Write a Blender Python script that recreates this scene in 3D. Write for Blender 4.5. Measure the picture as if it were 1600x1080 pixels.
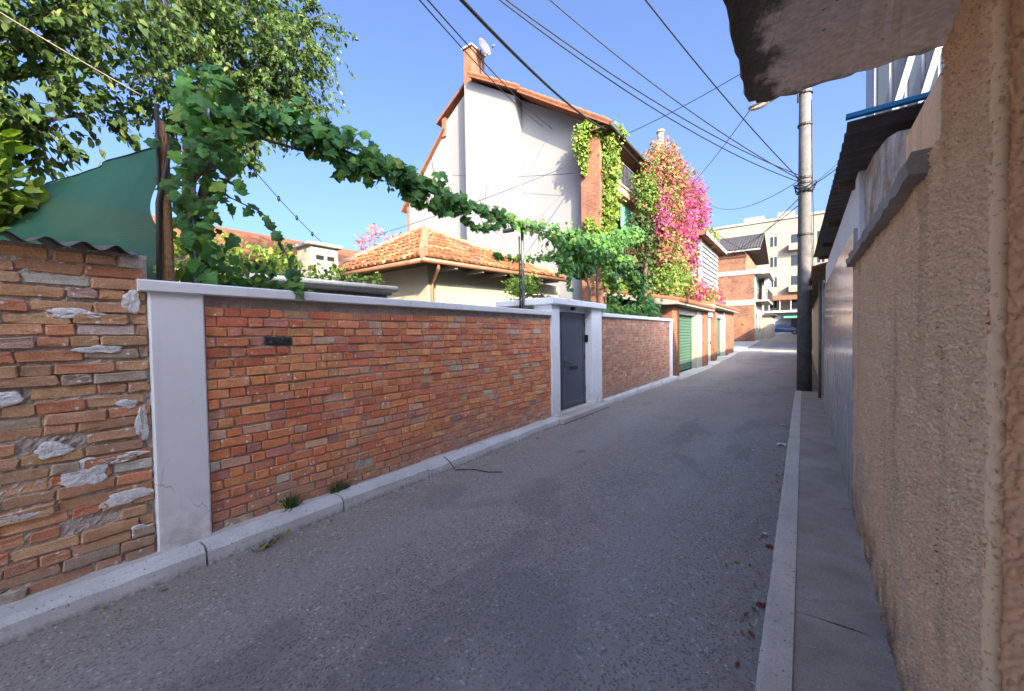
import bpy, math, random
import numpy as np
from mathutils import Matrix, Vector
R = math.radians
S = bpy.context.scene
for o in list(bpy.data.objects): bpy.data.objects.remove(o)
COL = S.collection

# ------------------------------------------------------------------ camera
cam_d = bpy.data.cameras.new('camera'); cam = bpy.data.objects.new('camera', cam_d); COL.objects.link(cam)
cam_d.sensor_width = 36; cam_d.lens = 620 / 1600 * 36
cam_d.clip_start = 0.05; cam_d.clip_end = 2000
YAW, PITCH, ROLL = 36.3, -1.5, -0.9
cam.matrix_world = Matrix.Translation((0, 0, 1.65)) @ Matrix.Rotation(R(YAW), 4, 'Z') @ Matrix.Rotation(R(90 + PITCH), 4, 'X') @ Matrix.Rotation(R(ROLL), 4, 'Z')
S.camera = cam

# ------------------------------------------------------------------ sky, sun, exposure
SUN_A, SUN_E = 35.0, 27.0            # degrees behind the cross-street direction, elevation
W = bpy.data.worlds.new('World'); S.world = W; W.use_nodes = True
nt = W.node_tree; bg = nt.nodes['Background']
sky = nt.nodes.new('ShaderNodeTexSky'); sky.sky_type = 'NISHITA'; sky.sun_disc = False
sky.sun_elevation = R(SUN_E); sky.sun_rotation = R(90 + SUN_A)
sky.altitude = 0; sky.air_density = 0.36; sky.dust_density = 6.5; sky.ozone_density = 6.2
nt.links.new(sky.outputs[0], bg.inputs[0]); bg.inputs[1].default_value = 0.15
sd = bpy.data.lights.new('sun', 'SUN'); sd.energy = 2.9; sd.angle = R(0.55); sd.color = (1.0, 0.85, 0.61)
sun = bpy.data.objects.new('sun', sd); COL.objects.link(sun)
sdir = Vector((math.cos(R(SUN_E)) * math.cos(R(SUN_A)), -math.cos(R(SUN_E)) * math.sin(R(SUN_A)), math.sin(R(SUN_E))))
sun.rotation_euler = sdir.to_track_quat('Z', 'Y').to_euler()
S.view_settings.view_transform = 'Standard'; S.view_settings.look = 'None'
S.view_settings.gamma = 1; S.view_settings.use_curve_mapping = False
S.view_settings.exposure = 2.5

# ------------------------------------------------------------------ materials
def newmat(name):
    m = bpy.data.materials.new(name); m.use_nodes = True
    t = m.node_tree; return m, t, t.nodes['Principled BSDF'], t.nodes['Material Output']
def nd(t, typ, **kw):
    n = t.nodes.new(typ)
    for k, v in kw.items():
        if k in n.inputs: n.inputs[k].default_value = v
        else: setattr(n, k, v)
    return n
def c4(c): return (c[0], c[1], c[2], 1)
def mixc(t, fac, a, b, mode='MIX'):
    n = t.nodes.new('ShaderNodeMix'); n.data_type = 'RGBA'; n.blend_type = mode
    for sock, v in ((n.inputs[0], fac), (n.inputs[6], a), (n.inputs[7], b)):
        if hasattr(v, 'links'): t.links.new(v, sock)
        elif isinstance(v, (int, float)): sock.default_value = v
        else: sock.default_value = c4(v)
    return n.outputs[2]
def math_(t, op, a, b=0.0, clamp=False):
    n = t.nodes.new('ShaderNodeMath'); n.operation = op; n.use_clamp = clamp
    for i, v in enumerate((a, b)):
        if hasattr(v, 'links'): t.links.new(v, n.inputs[i])
        else: n.inputs[i].default_value = v
    return n.outputs[0]
def remap(t, v, a, b, c=0.0, d=1.0):
    n = t.nodes.new('ShaderNodeMapRange'); t.links.new(v, n.inputs[0])
    for i, x in enumerate((a, b, c, d)): n.inputs[i + 1].default_value = x
    return n.outputs[0]
def pos(t, scale=None):
    g = t.nodes.new('ShaderNodeNewGeometry').outputs['Position']
    if scale:
        m = t.nodes.new('ShaderNodeMapping'); m.inputs['Scale'].default_value = scale
        t.links.new(g, m.inputs[0]); return m.outputs[0]
    return g
def noise(t, v, s, detail=4, rough=0.6, dist=0.0):
    n = nd(t, 'ShaderNodeTexNoise', Scale=s, Detail=detail, Roughness=rough, Distortion=dist)
    t.links.new(v, n.inputs['Vector']); return n.outputs['Fac']
def bump(t, bs, h, strength=0.5, dist=0.01, prev=None):
    b = nd(t, 'ShaderNodeBump', Strength=strength, Distance=dist); t.links.new(h, b.inputs['Height'])
    if prev: t.links.new(prev, b.inputs['Normal'])
    t.links.new(b.outputs[0], bs.inputs['Normal']); return b.outputs[0]
def plain(name, c1, c2=None, s=2.0, rough=0.85, b=0.25, bs=60, bd=0.006, fine=0.25, fs=90, metal=0.0, spec=0.3, streak=0.0, dirt=None, source=None):
    """weathered surface: two tones by large noise, fine speckle, fine relief; optional vertical streaks"""
    m, t, p, o = newmat(name)
    P = pos(t); n1 = noise(t, P, s, 6); n2 = noise(t, P, fs, 4)
    c2 = c2 or tuple(x * 0.8 for x in c1)
    col = mixc(t, remap(t, n1, .35, .65), c1, c2)
    if source:
        src = nd(t, 'ShaderNodeObjectInfo').outputs['Color'] if source == 'obj' else nd(t, 'ShaderNodeAttribute', attribute_name='col').outputs['Color']
        col = mixc(t, 1.0, src, mixc(t, remap(t, n1, .3, .7), (1.1, 1.1, 1.1), (.82, .82, .82)), 'MULTIPLY')
    if streak:
        st = noise(t, pos(t, (6, 6, .35)), 1.5, 5)
        col = mixc(t, remap(t, st, .48, .72, 0, streak), col, dirt or tuple(x * .35 for x in c1))
    elif dirt:
        col = mixc(t, remap(t, noise(t, P, s * 2.3, 7, .7), .55, .7, 0, .8), col, dirt)
    col = mixc(t, fine, col, mixc(t, remap(t, n2, .3, .7), (.45, .45, .45), (1.5, 1.5, 1.5)), 'MULTIPLY') if fine else col
    t.links.new(col, p.inputs['Base Color'])
    p.inputs['Roughness'].default_value = rough; p.inputs['Metallic'].default_value = metal
    p.inputs['Specular IOR Level'].default_value = spec
    if b: bump(t, p, noise(t, P, bs, 5), b, bd)
    return m
def brick_mat(name, source):
    m, t, p, o = newmat(name); P = pos(t)
    src = nd(t, 'ShaderNodeObjectInfo').outputs['Color'] if source == 'obj' else nd(t, 'ShaderNodeAttribute', attribute_name='col').outputs['Color']
    n1 = noise(t, P, 14, 6, .65); n2 = noise(t, P, 120, 4); n3 = noise(t, P, 34, 6, .7, .6); n4 = noise(t, P, 5, 5, .7)
    col = mixc(t, remap(t, n1, .38, .62), src, mixc(t, 1.0, src, (.84, .80, .80), 'MULTIPLY'))
    col = mixc(t, remap(t, n3, .56, .68, 0, .5), col, (.62, .52, .43))
    col = mixc(t, remap(t, n4, .60, .80, 0, .25), col, (.26, .20, .16))
    sz = nd(t, 'ShaderNodeSeparateXYZ'); t.links.new(P, sz.inputs[0])
    low = math_(t, 'MULTIPLY', remap(t, sz.outputs[2], .5, .12, 0, 1), remap(t, n1, .3, .6, .3, .9))
    col = mixc(t, low, col, (.33, .25, .19))
    wht = nd(t, 'ShaderNodeTexVoronoi', Scale=26.0); t.links.new(P, wht.inputs['Vector']); ws = nd(t, 'ShaderNodeSeparateColor'); t.links.new(wht.outputs['Color'], ws.inputs[0])
    col = mixc(t, math_(t, 'MULTIPLY', remap(t, wht.outputs['Distance'], .32, .18), remap(t, ws.outputs[0], .90, .92, 0, .8)), col, (.75, .72, .68))
    col = mixc(t, .55, col, mixc(t, remap(t, n2, .3, .7), (.5, .5, .5), (1.5, 1.5, 1.5)), 'MULTIPLY')
    t.links.new(col, p.inputs['Base Color']); p.inputs['Roughness'].default_value = .92; p.inputs['Specular IOR Level'].default_value = .15
    b1 = bump(t, p, n3, .6, .009); bump(t, p, n2, .6, .004, b1)
    return m
def brickwork(name, c1, c2, mortar, w=.25, h=.075, ms=.012, hole=0.0):
    """far brick courses on vertical walls of any direction"""
    m, t, p, o = newmat(name); P = pos(t)
    s = nd(t, 'ShaderNodeSeparateXYZ'); t.links.new(P, s.inputs[0])
    cb = nd(t, 'ShaderNodeCombineXYZ'); t.links.new(math_(t, 'ADD', s.outputs[0], s.outputs[1]), cb.inputs[0]); t.links.new(s.outputs[2], cb.inputs[1])
    bt = nd(t, 'ShaderNodeTexBrick', Scale=1.0); t.links.new(cb.outputs[0], bt.inputs['Vector'])
    for k, v in (('Color1', c4(c1)), ('Color2', c4(c2)), ('Mortar', c4(mortar)), ('Mortar Size', ms), ('Brick Width', w), ('Row Height', h), ('Bias', 0.0)): bt.inputs[k].default_value = v
    n = noise(t, P, 1.1, 6); n2 = noise(t, P, 9, 5)
    col = mixc(t, .85, bt.outputs['Color'], mixc(t, remap(t, n, .35, .65), (.55, .6, .68), (1.45, 1.3, 1.1)), 'MULTIPLY')
    col = mixc(t, .5, col, mixc(t, remap(t, n2, .3, .7), (.6, .6, .6), (1.4, 1.4, 1.4)), 'MULTIPLY')
    if hole: col = mixc(t, remap(t, noise(t, P, 3.2, 3), .62, .66, 0, hole), col, (.05, .035, .03))
    t.links.new(col, p.inputs['Base Color']); p.inputs['Roughness'].default_value = .9; p.inputs['Specular IOR Level'].default_value = .15
    bump(t, p, bt.outputs['Fac'], -.5, .01)
    return m
def leaf_mat(name, source='attr', trans=.35, rough=.6):
    m, t, p, o = newmat(name)
    src = nd(t, 'ShaderNodeObjectInfo').outputs['Color'] if source == 'obj' else nd(t, 'ShaderNodeAttribute', attribute_name='col').outputs['Color']
    col = mixc(t, .5, src, mixc(t, remap(t, noise(t, pos(t), 25, 3), .3, .7), (.65, .65, .65), (1.3, 1.3, 1.2)), 'MULTIPLY')
    t.links.new(col, p.inputs['Base Color']); p.inputs['Roughness'].default_value = rough; p.inputs['Specular IOR Level'].default_value = .22
    tr = nd(t, 'ShaderNodeBsdfTranslucent'); t.links.new(mixc(t, 1.0, col, (1.5, 1.7, .7), 'MULTIPLY'), tr.inputs[0])
    mx = nd(t, 'ShaderNodeMixShader'); mx.inputs[0].default_value = trans
    t.links.new(p.outputs[0], mx.inputs[1]); t.links.new(tr.outputs[0], mx.inputs[2]); t.links.new(mx.outputs[0], o.inputs[0])
    return m
def glass_mat(name, c=(.02, .025, .03), rough=.05):
    m, t, p, o = newmat(name); p.inputs['Base Color'].default_value = c4(c); p.inputs['Roughness'].default_value = rough
    p.inputs['Specular IOR Level'].default_value = .6
    return m

def paint_mat():
    m, t, p, o = newmat('white_wall_paint'); P = pos(t); s = nd(t, 'ShaderNodeSeparateXYZ'); t.links.new(P, s.inputs[0])
    n = noise(t, P, 1.3, 6); n2 = noise(t, P, 9, 7, .7); n3 = noise(t, P, 130, 4); st = noise(t, pos(t, (7, 7, .3)), 1.5, 5)
    col = mixc(t, remap(t, n, .35, .65), (.83, .83, .815), (.765, .765, .755))
    col = mixc(t, remap(t, st, .55, .75, 0, .30), col, (.50, .49, .46))
    foot = math_(t, 'MULTIPLY', remap(t, s.outputs[2], .62, .14, 0, 1), remap(t, n2, .36, .62)); col = mixc(t, math_(t, 'MULTIPLY', foot, .75, True), col, (.42, .38, .33))
    col = mixc(t, remap(t, n2, .66, .72, 0, .55), col, (.55, .53, .50))
    cv = nd(t, 'ShaderNodeTexVoronoi', Scale=1.1, feature='DISTANCE_TO_EDGE'); t.links.new(mixc(t, .12, P, nd(t, 'ShaderNodeTexNoise', Scale=5.0, Detail=6.0).outputs['Color']), cv.inputs['Vector'])
    crk = math_(t, 'MULTIPLY', remap(t, cv.outputs['Distance'], .004, .001), remap(t, n, .52, .58)); col = mixc(t, math_(t, 'MULTIPLY', crk, .7), col, (.30, .28, .26))
    t.links.new(col, p.inputs['Base Color']); p.inputs['Roughness'].default_value = .72; p.inputs['Specular IOR Level'].default_value = .3
    b1 = bump(t, p, n2, .25, .004); b2 = bump(t, p, n3, .25, .002, b1); bump(t, p, crk, -.5, .004, b2)
    return m
def asphalt_mat():
    m, t, p, o = newmat('asphalt'); P = pos(t)
    v = nd(t, 'ShaderNodeTexVoronoi', Scale=95.0); t.links.new(P, v.inputs['Vector'])
    v2 = nd(t, 'ShaderNodeTexVoronoi', Scale=70.0); t.links.new(P, v2.inputs['Vector'])
    vs = nd(t, 'ShaderNodeSeparateColor'); t.links.new(v.outputs['Color'], vs.inputs[0])
    vs2 = nd(t, 'ShaderNodeSeparateColor'); t.links.new(v2.outputs['Color'], vs2.inputs[0])
    big = noise(t, P, .55, 6, .62, .4); mid = noise(t, P, 4.5, 6, .7); fine = noise(t, P, 160, 3)
    col = mixc(t, remap(t, big, .35, .65), (.32, .285, .242), (.265, .238, .204))
    col = mixc(t, remap(t, mid, .55, .75, 0, .4), col, (.11, .108, .108))
    col = mixc(t, remap(t, vs.outputs[0], .55, 1, 0, .6), col, (.37, .355, .33))
    col = mixc(t, remap(t, vs.outputs[1], .72, .9, 0, .7), col, (.085, .085, .087))
    col = mixc(t, remap(t, vs2.outputs[0], .972, .98, 0, .7), col, (.5, .49, .47))
    s = nd(t, 'ShaderNodeSeparateXYZ'); t.links.new(P, s.inputs[0])
    bx = math_(t, 'ABSOLUTE', math_(t, 'SUBTRACT', math_(t, 'ABSOLUTE', math_(t, 'ADD', math_(t, 'ADD', s.outputs[0], 1.85), math_(t, 'MULTIPLY', math_(t, 'SUBTRACT', noise(t, P, .35, 2), .5), .9))), .75))
    col = mixc(t, remap(t, bx, .38, .05, 0, .30), col, (.34, .322, .295))
    pn = noise(t, pos(t, (1, .45, 1)), 1.1, 5, .55, .6); col = mixc(t, remap(t, pn, .56, .60, 0, .35), col, (.14, .138, .138))
    cv = nd(t, 'ShaderNodeTexVoronoi', Scale=.62, feature='DISTANCE_TO_EDGE'); wv = nd(t, 'ShaderNodeTexNoise', Scale=3.0, Detail=6.0); t.links.new(P, wv.inputs['Vector'])
    t.links.new(mixc(t, .16, P, wv.outputs['Color']), cv.inputs['Vector']); cm = math_(t, 'MULTIPLY', remap(t, cv.outputs['Distance'], .004, .001), remap(t, noise(t, P, .8, 2), .56, .62)); col = mixc(t, math_(t, 'MULTIPLY', cm, .3), col, (.10, .10, .10))
    # dust and grit gathered along both gutters
    eL = remap(t, s.outputs[0], -2.9, -3.5, 0, 1); eR = remap(t, s.outputs[0], -.55, -.16, 0, 1)
    gr = math_(t, 'MULTIPLY', math_(t, 'MAXIMUM', eL, eR), remap(t, noise(t, P, 6, 6, .7), .38, .62, 0, .8), True)
    col = mixc(t, gr, col, (.24, .20, .16))
    st = remap(t, noise(t, P, 1.7, 3, .5), .68, .74, 0, .55); col = mixc(t, st, col, (.10, .10, .102))
    t.links.new(col, p.inputs['Base Color']); p.inputs['Roughness'].default_value = .82; p.inputs['Specular IOR Level'].default_value = .3
    b1 = bump(t, p, v.outputs['Distance'], -.55, .006); bump(t, p, fine, .3, .003, b1)
    return m
def stucco_mat(name, c1, c2, dark, coarse=1.0, streak=.75):
    m, t, p, o = newmat(name); P = pos(t)
    s = nd(t, 'ShaderNodeSeparateXYZ'); t.links.new(P, s.inputs[0])
    big = noise(t, P, 2.2, 6, .6); sp = noise(t, P, 85 * coarse, 4, .65); sp2 = noise(t, P, 42 * coarse, 5, .7)
    col = mixc(t, remap(t, big, .35, .65), c1, c2)
    col = mixc(t, remap(t, sp, .43, .34, 0, .85), col, dark)
    st = noise(t, pos(t, (2, 2.6, .30)), 1.6, 4, .55, .3)
    col = mixc(t, math_(t, 'MULTIPLY', remap(t, st, .54, .78, 0, streak), remap(t, sp2, .3, .6, .5, 1)), col, tuple(x * .45 for x in dark))
    mould = math_(t, 'MULTIPLY', remap(t, s.outputs[2], .55, .12, 0, .9), remap(t, noise(t, P, 7, 5), .35, .6))
    col = mixc(t, mould, col, (.13, .11, .09))
    gv = math_(t, 'MULTIPLY', remap(t, s.outputs[2], 1.3, .3, 0, .45), remap(t, noise(t, P, 1.3, 4), .48, .62)); col = mixc(t, gv, col, (.46, .40, .34))
    t.links.new(col, p.inputs['Base Color']); p.inputs['Roughness'].default_value = .95; p.inputs['Specular IOR Level'].default_value = .1
    bump(t, p, sp, .35, .003)
    return m
def slab_mat():
    m, t, p, o = newmat('canopy_concrete'); P = pos(t)
    s = nd(t, 'ShaderNodeSeparateXYZ'); t.links.new(P, s.inputs[0])
    n = noise(t, P, 6.5, 6, .6, .2); n2 = noise(t, P, 60, 4); n3 = noise(t, P, 18, 5)
    col = mixc(t, remap(t, n, .35, .65), (.90, .80, .70), (.76, .68, .60))
    ex = remap(t, s.outputs[0], .02, -.17, 0, 1.1); ey = remap(t, s.outputs[1], 1.66, 1.76, 0, .6)
    e = math_(t, 'MAXIMUM', ex, ey); e = math_(t, 'ADD', e, math_(t, 'MULTIPLY', math_(t, 'SUBTRACT', n, .5), 1.6))
    col = mixc(t, remap(t, e, .42, .62, 0, .9), col, (.09, .085, .075))
    col = mixc(t, remap(t, noise(t, P, 46, 3), .68, .72, 0, .8), col, (.16, .14, .125))
    col = mixc(t, .4, col, mixc(t, remap(t, n2, .3, .7), (.5, .5, .5), (1.5, 1.5, 1.5)), 'MULTIPLY')
    t.links.new(col, p.inputs['Base Color']); p.inputs['Roughness'].default_value = .9
    b1 = bump(t, p, n3, .25, .006); bump(t, p, n2, .35, .004, b1)
    return m
def kerb_mat(name, c1, c2):
    m, t, p, o = newmat(name); P = pos(t)
    n = noise(t, P, 2.5, 6, .6); n2 = noise(t, P, 110, 4); n3 = noise(t, P, 22, 6, .7)
    v = nd(t, 'ShaderNodeTexVoronoi', Scale=45.0); t.links.new(P, v.inputs['Vector'])
    vs = nd(t, 'ShaderNodeSeparateColor'); t.links.new(v.outputs['Color'], vs.inputs[0])
    pit = math_(t, 'MULTIPLY', remap(t, v.outputs['Distance'], .28, .18), remap(t, vs.outputs[0], .86, .88))
    col = mixc(t, remap(t, n, .35, .65), c1, c2)
    col = mixc(t, remap(t, n3, .56, .72, 0, .6), col, tuple(x * .45 for x in c1))
    col = mixc(t, math_(t, 'MULTIPLY', pit, .8), col, (.07, .065, .06))
    s = nd(t, 'ShaderNodeSeparateXYZ'); t.links.new(P, s.inputs[0])
    col = mixc(t, math_(t, 'MULTIPLY', remap(t, s.outputs[2], .05, 0, 0, .8), remap(t, n3, .35, .55)), col, (.13, .11, .09))
    col = mixc(t, .3, col, mixc(t, remap(t, n2, .3, .7), (.5, .5, .5), (1.5, 1.5, 1.5)), 'MULTIPLY')
    t.links.new(col, p.inputs['Base Color']); p.inputs['Roughness'].default_value = .9; p.inputs['Specular IOR Level'].default_value = .2
    b1 = bump(t, p, n3, .4, .006); b2 = bump(t, p, n2, .35, .003, b1); bump(t, p, pit, -.6, .006, b2)
    return m

MT = {}
MT['asphalt'] = asphalt_mat()
MT['earth'] = plain('earth', (.17, .14, .10), (.12, .105, .08), 1.2)
MT['pave'] = plain('pavement_concrete', (.44, .375, .295), (.31, .266, .21), 2.6, .9, .4, 45, .008, .45, 140, dirt=(.27, .25, .225))
MT['kerb_left'] = kerb_mat('kerb_concrete', (.62, .62, .605), (.50, .495, .475))
MT['kerb_right'] = kerb_mat('kerb_concrete_grey', (.66, .585, .48), (.55, .49, .40))
MT['apron'] = plain('apron_concrete', (.52, .49, .44), (.40, .375, .34), 1.5, .9, .35, 50, .008, .3)
MT['mortar'] = plain('mortar', (.50, .42, .34), (.36, .30, .245), 9, .95, .8, 70, .012, .5, 130)
MT['mortar_old'] = plain('mortar_old', (.60, .53, .45), (.42, .35, .28), 8, .95, .9, 60, .016, .5, 110, dirt=(.40, .38, .35))
MT['brick'] = brick_mat('fired_brick', 'obj'); MT['brick_attr'] = brick_mat('fired_brick_far', 'attr')
MT['white'] = paint_mat()
MT['plaster_patch'] = plain('plaster_patch', (.88, .87, .84), (.74, .72, .68), 22, .95, .8, 45, .012, .4, 120)
MT['door'] = plain('door_paint', (0.068, 0.075, 0.099), (0.082, 0.088, 0.112), 1.5, .42, .05, 90, .002, .05, spec=.5)
MT['black'] = plain('black_plastic', (.012, .012, .013), (.018, .018, .018), 8, .45, 0, fine=0)
MT['cable'] = plain('cable_rubber', (.010, .010, .011), (.014, .014, .014), 8, .6, 0, fine=0)
MT['steel'] = plain('galvanised_steel', (.22, .225, .23), (.15, .15, .155), 6, .5, .1, 50, metal=.6)
MT['darksteel'] = plain('dark_steel', (.035, .035, .037), (.06, .045, .035), 12, .55, .1, metal=.3)
MT['sheet'] = plain('corrugated_iron', (.13, .125, .12), (.085, .08, .078), 4, .7, .2, 40, metal=.2, dirt=(.10, .06, .04))
MT['blue'] = plain('blue_flashing', (.03, .30, .62), (.03, .26, .55), 4, .45, .05)
MT['net'] = None
MT['wood'] = plain('weathered_wood', (.30, .17, .075), (.19, .10, .045), 30, .85, .6, 80, .01, .4)
MT['bark'] = plain('bark', (.12, .085, .06), (.07, .05, .037), 14, .95, .8, 50, .015, .4)
MT['vine_stem'] = plain('vine_stem', (.14, .10, .065), (.09, .065, .045), 20, .9, .5)
MT['leaf'] = leaf_mat('leaf_blade'); MT['leaf_obj'] = leaf_mat('leaf_blade_single', 'obj')
MT['gable'] = plain('gable_render', (0.204, 0.199, 0.189), (0.185, 0.179, 0.171), .35, .85, .1, 12, .01, .08, 50, streak=.05, dirt=(.17, .16, .15))
MT['ochre'] = plain('cream_render', (0.331, 0.294, 0.216), (0.294, 0.262, 0.193), .8, .88, .15, 30, .006, .12, streak=.3, dirt=(.34, .29, .22))
MT['pinkwall'] = plain('salmon_render', (0.378, 0.189, 0.131), (0.324, 0.162, 0.108), .8, .88, .15, 30, .006, .12)
MT['terracotta'] = plain('terracotta', (.215, .080, .034), (.16, .058, .028), 3, .85, .3, 40, .006, .3)
MT['tile'] = plain('roof_tile_clay', (.5, .2, .1), None, 5, .85, .3, 60, .006, .3, source='attr')
MT['pier'] = brickwork('pier_brick', (0.219, 0.081, 0.042), (0.178, 0.061, 0.032), (0.178, 0.122, 0.089))
MT['rubble'] = brickwork('hollow_brick', (0.268, 0.112, 0.062), (0.201, 0.081, 0.049), (0.201, 0.152, 0.116), .25, .11, .014, .85)
MT['concrete'] = plain('concrete', (.34, .32, .29), (.24, .225, .205), 1.6, .9, .3, 25, .008, .25)
MT['polecon'] = plain('pole_concrete', (0.142, 0.132, 0.121), (0.092, 0.088, 0.082), 5.5, .92, .6, 40, .008, .35, 110, streak=.35, dirt=(.09, .085, .08))
MT['shutter'] = plain('green_shutter_paint', (0.058, 0.122, 0.083), (0.052, 0.110, 0.073), 2, .5, .05, fine=.1)
MT['jamb'] = plain('cream_plaster', (0.303, 0.275, 0.224), (0.268, 0.242, 0.196), 2, .9, .15)
MT['greydoor'] = plain('grey_metal_door', (.36, .34, .30), (.31, .29, .26), 2, .55, .05, metal=.1)
MT['glass'] = glass_mat('window_glass'); MT['glassb'] = glass_mat('window_glass_blue', (.10, .13, .17), .08)
MT['frost'] = plain('obscured_glass', (.30, .33, .33), (.36, .40, .40), 6, .25, .05, spec=.5, fine=.08)
MT['whitetrim'] = plain('white_trim', (0.303, 0.303, 0.294), (0.275, 0.275, 0.264), 3, .6, .05, fine=.08)
MT['darkroof'] = plain('dark_tile_roof', (.060, .055, .055), (.04, .037, .038), 2, .7, .2, 30)
MT['soffit'] = plain('timber_soffit', (.13, .075, .045), (.09, .055, .035), 4, .85, .3)
MT['copper'] = plain('brown_gutter', (.30, .14, .075), (.24, .11, .06), 4, .5, .1, metal=.2)
MT['pvc'] = plain('cream_pvc_pipe', (.62, .58, .48), (.50, .46, .38), 5, .5, .05)
MT['stucco'] = stucco_mat('roughcast_ochre', (.96, .655, .375), (.92, .60, .345), (.46, .27, .145), 1.0, .8)
MT['stucco_jamb'] = stucco_mat('roughcast_jamb', (.92, .52, .28), (.84, .46, .24), (.46, .25, .13), .55, .2)
MT['slab'] = slab_mat()
MT['worn'] = plain('flaking_limewash', (.66, .62, .56), (.34, .23, .15), 5.0, .95, .6, 45, .01, .4, 90, dirt=(.15, .10, .06))
MT['whitewall'] = plain('white_render_street', (.80, .79, .78), (.74, .73, .72), 1.6, .85, .2, 40, .006, .12)
MT['apartment'] = plain('apartment_render', (.255, .225, .165), (.225, .198, .146), .25, .9, .1, 8, .01, .1, 20, streak=.3, dirt=(.14, .12, .09))
MT['carpaint'] = plain('dark_blue_car_paint', (.02, .045, .10), (.02, .045, .10), 1, .2, 0, spec=.6, fine=0)
MT['tyre'] = plain('tyre_rubber', (.015, .015, .015), (.02, .02, .02), 8, .8, 0)
MT['grey'] = plain('dish_grey', (.13, .125, .125), (.10, .096, .096), 5, .5, .05)
MT['lamp'] = plain('lamp_casting', (.30, .30, .29), (.22, .22, .21), 5, .5, .1, metal=.3)
MT['lampglass'] = plain('lamp_bowl', (.40, .36, .27), (.33, .29, .21), 6, .3, .05)
MT['paper'] = plain('litter_paper', (.70, .69, .68), (.6, .6, .6), 20, .8, .2)
MT['redlitter'] = plain('litter_red', (0.210, 0.036, 0.030), (0.168, 0.030, 0.030), 20, .6, .2)
MT['rope'] = plain('rope_fibre', (.30, .25, .17), (.22, .18, .12), 30, .9, .3)
MT['tower'] = plain('white_cladding', (0.239, 0.252, 0.275), (0.217, 0.231, 0.249), 1, .5, .02)
MT['awning'] = plain('green_awning', (.10, .33, .20), (.09, .28, .17), 2, .6, .05)
def panel_mat():
    m, t, p, o = newmat('polished_cladding'); P = pos(t)
    n = noise(t, P, 2.2, 7, .65, .8); n2 = noise(t, P, 18, 6, .7)
    s = nd(t, 'ShaderNodeSeparateXYZ'); t.links.new(P, s.inputs[0])
    col = mixc(t, remap(t, n, .3, .7), (.50, .50, .52), (.34, .34, .36))
    col = mixc(t, remap(t, n2, .55, .7, 0, .5), col, (.56, .55, .55))
    alg = math_(t, 'MULTIPLY', remap(t, s.outputs[2], 1.5, .2, 0, .95), remap(t, noise(t, pos(t, (2, 5, .4)), 1.6, 5), .35, .6))
    col = mixc(t, alg, col, (.22, .25, .13))
    t.links.new(col, p.inputs['Base Color']); t.links.new(remap(t, alg, 0, .8, .14, .6), p.inputs['Roughness']); p.inputs['Specular IOR Level'].default_value = .6
    bump(t, p, noise(t, P, 2.4, 3), .25, .006)
    return m
MT['panel'] = panel_mat()
def net_mat():
    m, t, p, o = newmat('shade_net'); P = pos(t)
    w = nd(t, 'ShaderNodeTexWave', Scale=14.0, Distortion=2.0); w.bands_direction = 'Z'; t.links.new(P, w.inputs['Vector'])
    n = noise(t, P, 3, 5)
    col = mixc(t, remap(t, n, .35, .7), (.006, .052, .025), (.010, .074, .037)); col = mixc(t, remap(t, w.outputs['Fac'], .3, .9, 0, .25), col, (.02, .09, .05))
    t.links.new(col, p.inputs['Base Color']); p.inputs['Roughness'].default_value = .7
    tr = nd(t, 'ShaderNodeBsdfTranslucent'); t.links.new(mixc(t, 1.0, col, (1.6, 1.6, 1.6), 'MULTIPLY'), tr.inputs[0])
    tp = nd(t, 'ShaderNodeBsdfTransparent'); mx = nd(t, 'ShaderNodeMixShader'); mx.inputs[0].default_value = .15
    m2 = nd(t, 'ShaderNodeMixShader'); m2.inputs[0].default_value = .015
    t.links.new(p.outputs[0], mx.inputs[1]); t.links.new(tr.outputs[0], mx.inputs[2]); t.links.new(mx.outputs[0], m2.inputs[1]); t.links.new(tp.outputs[0], m2.inputs[2]); t.links.new(m2.outputs[0], o.inputs[0])
    return m
MT['net'] = net_mat()

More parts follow.
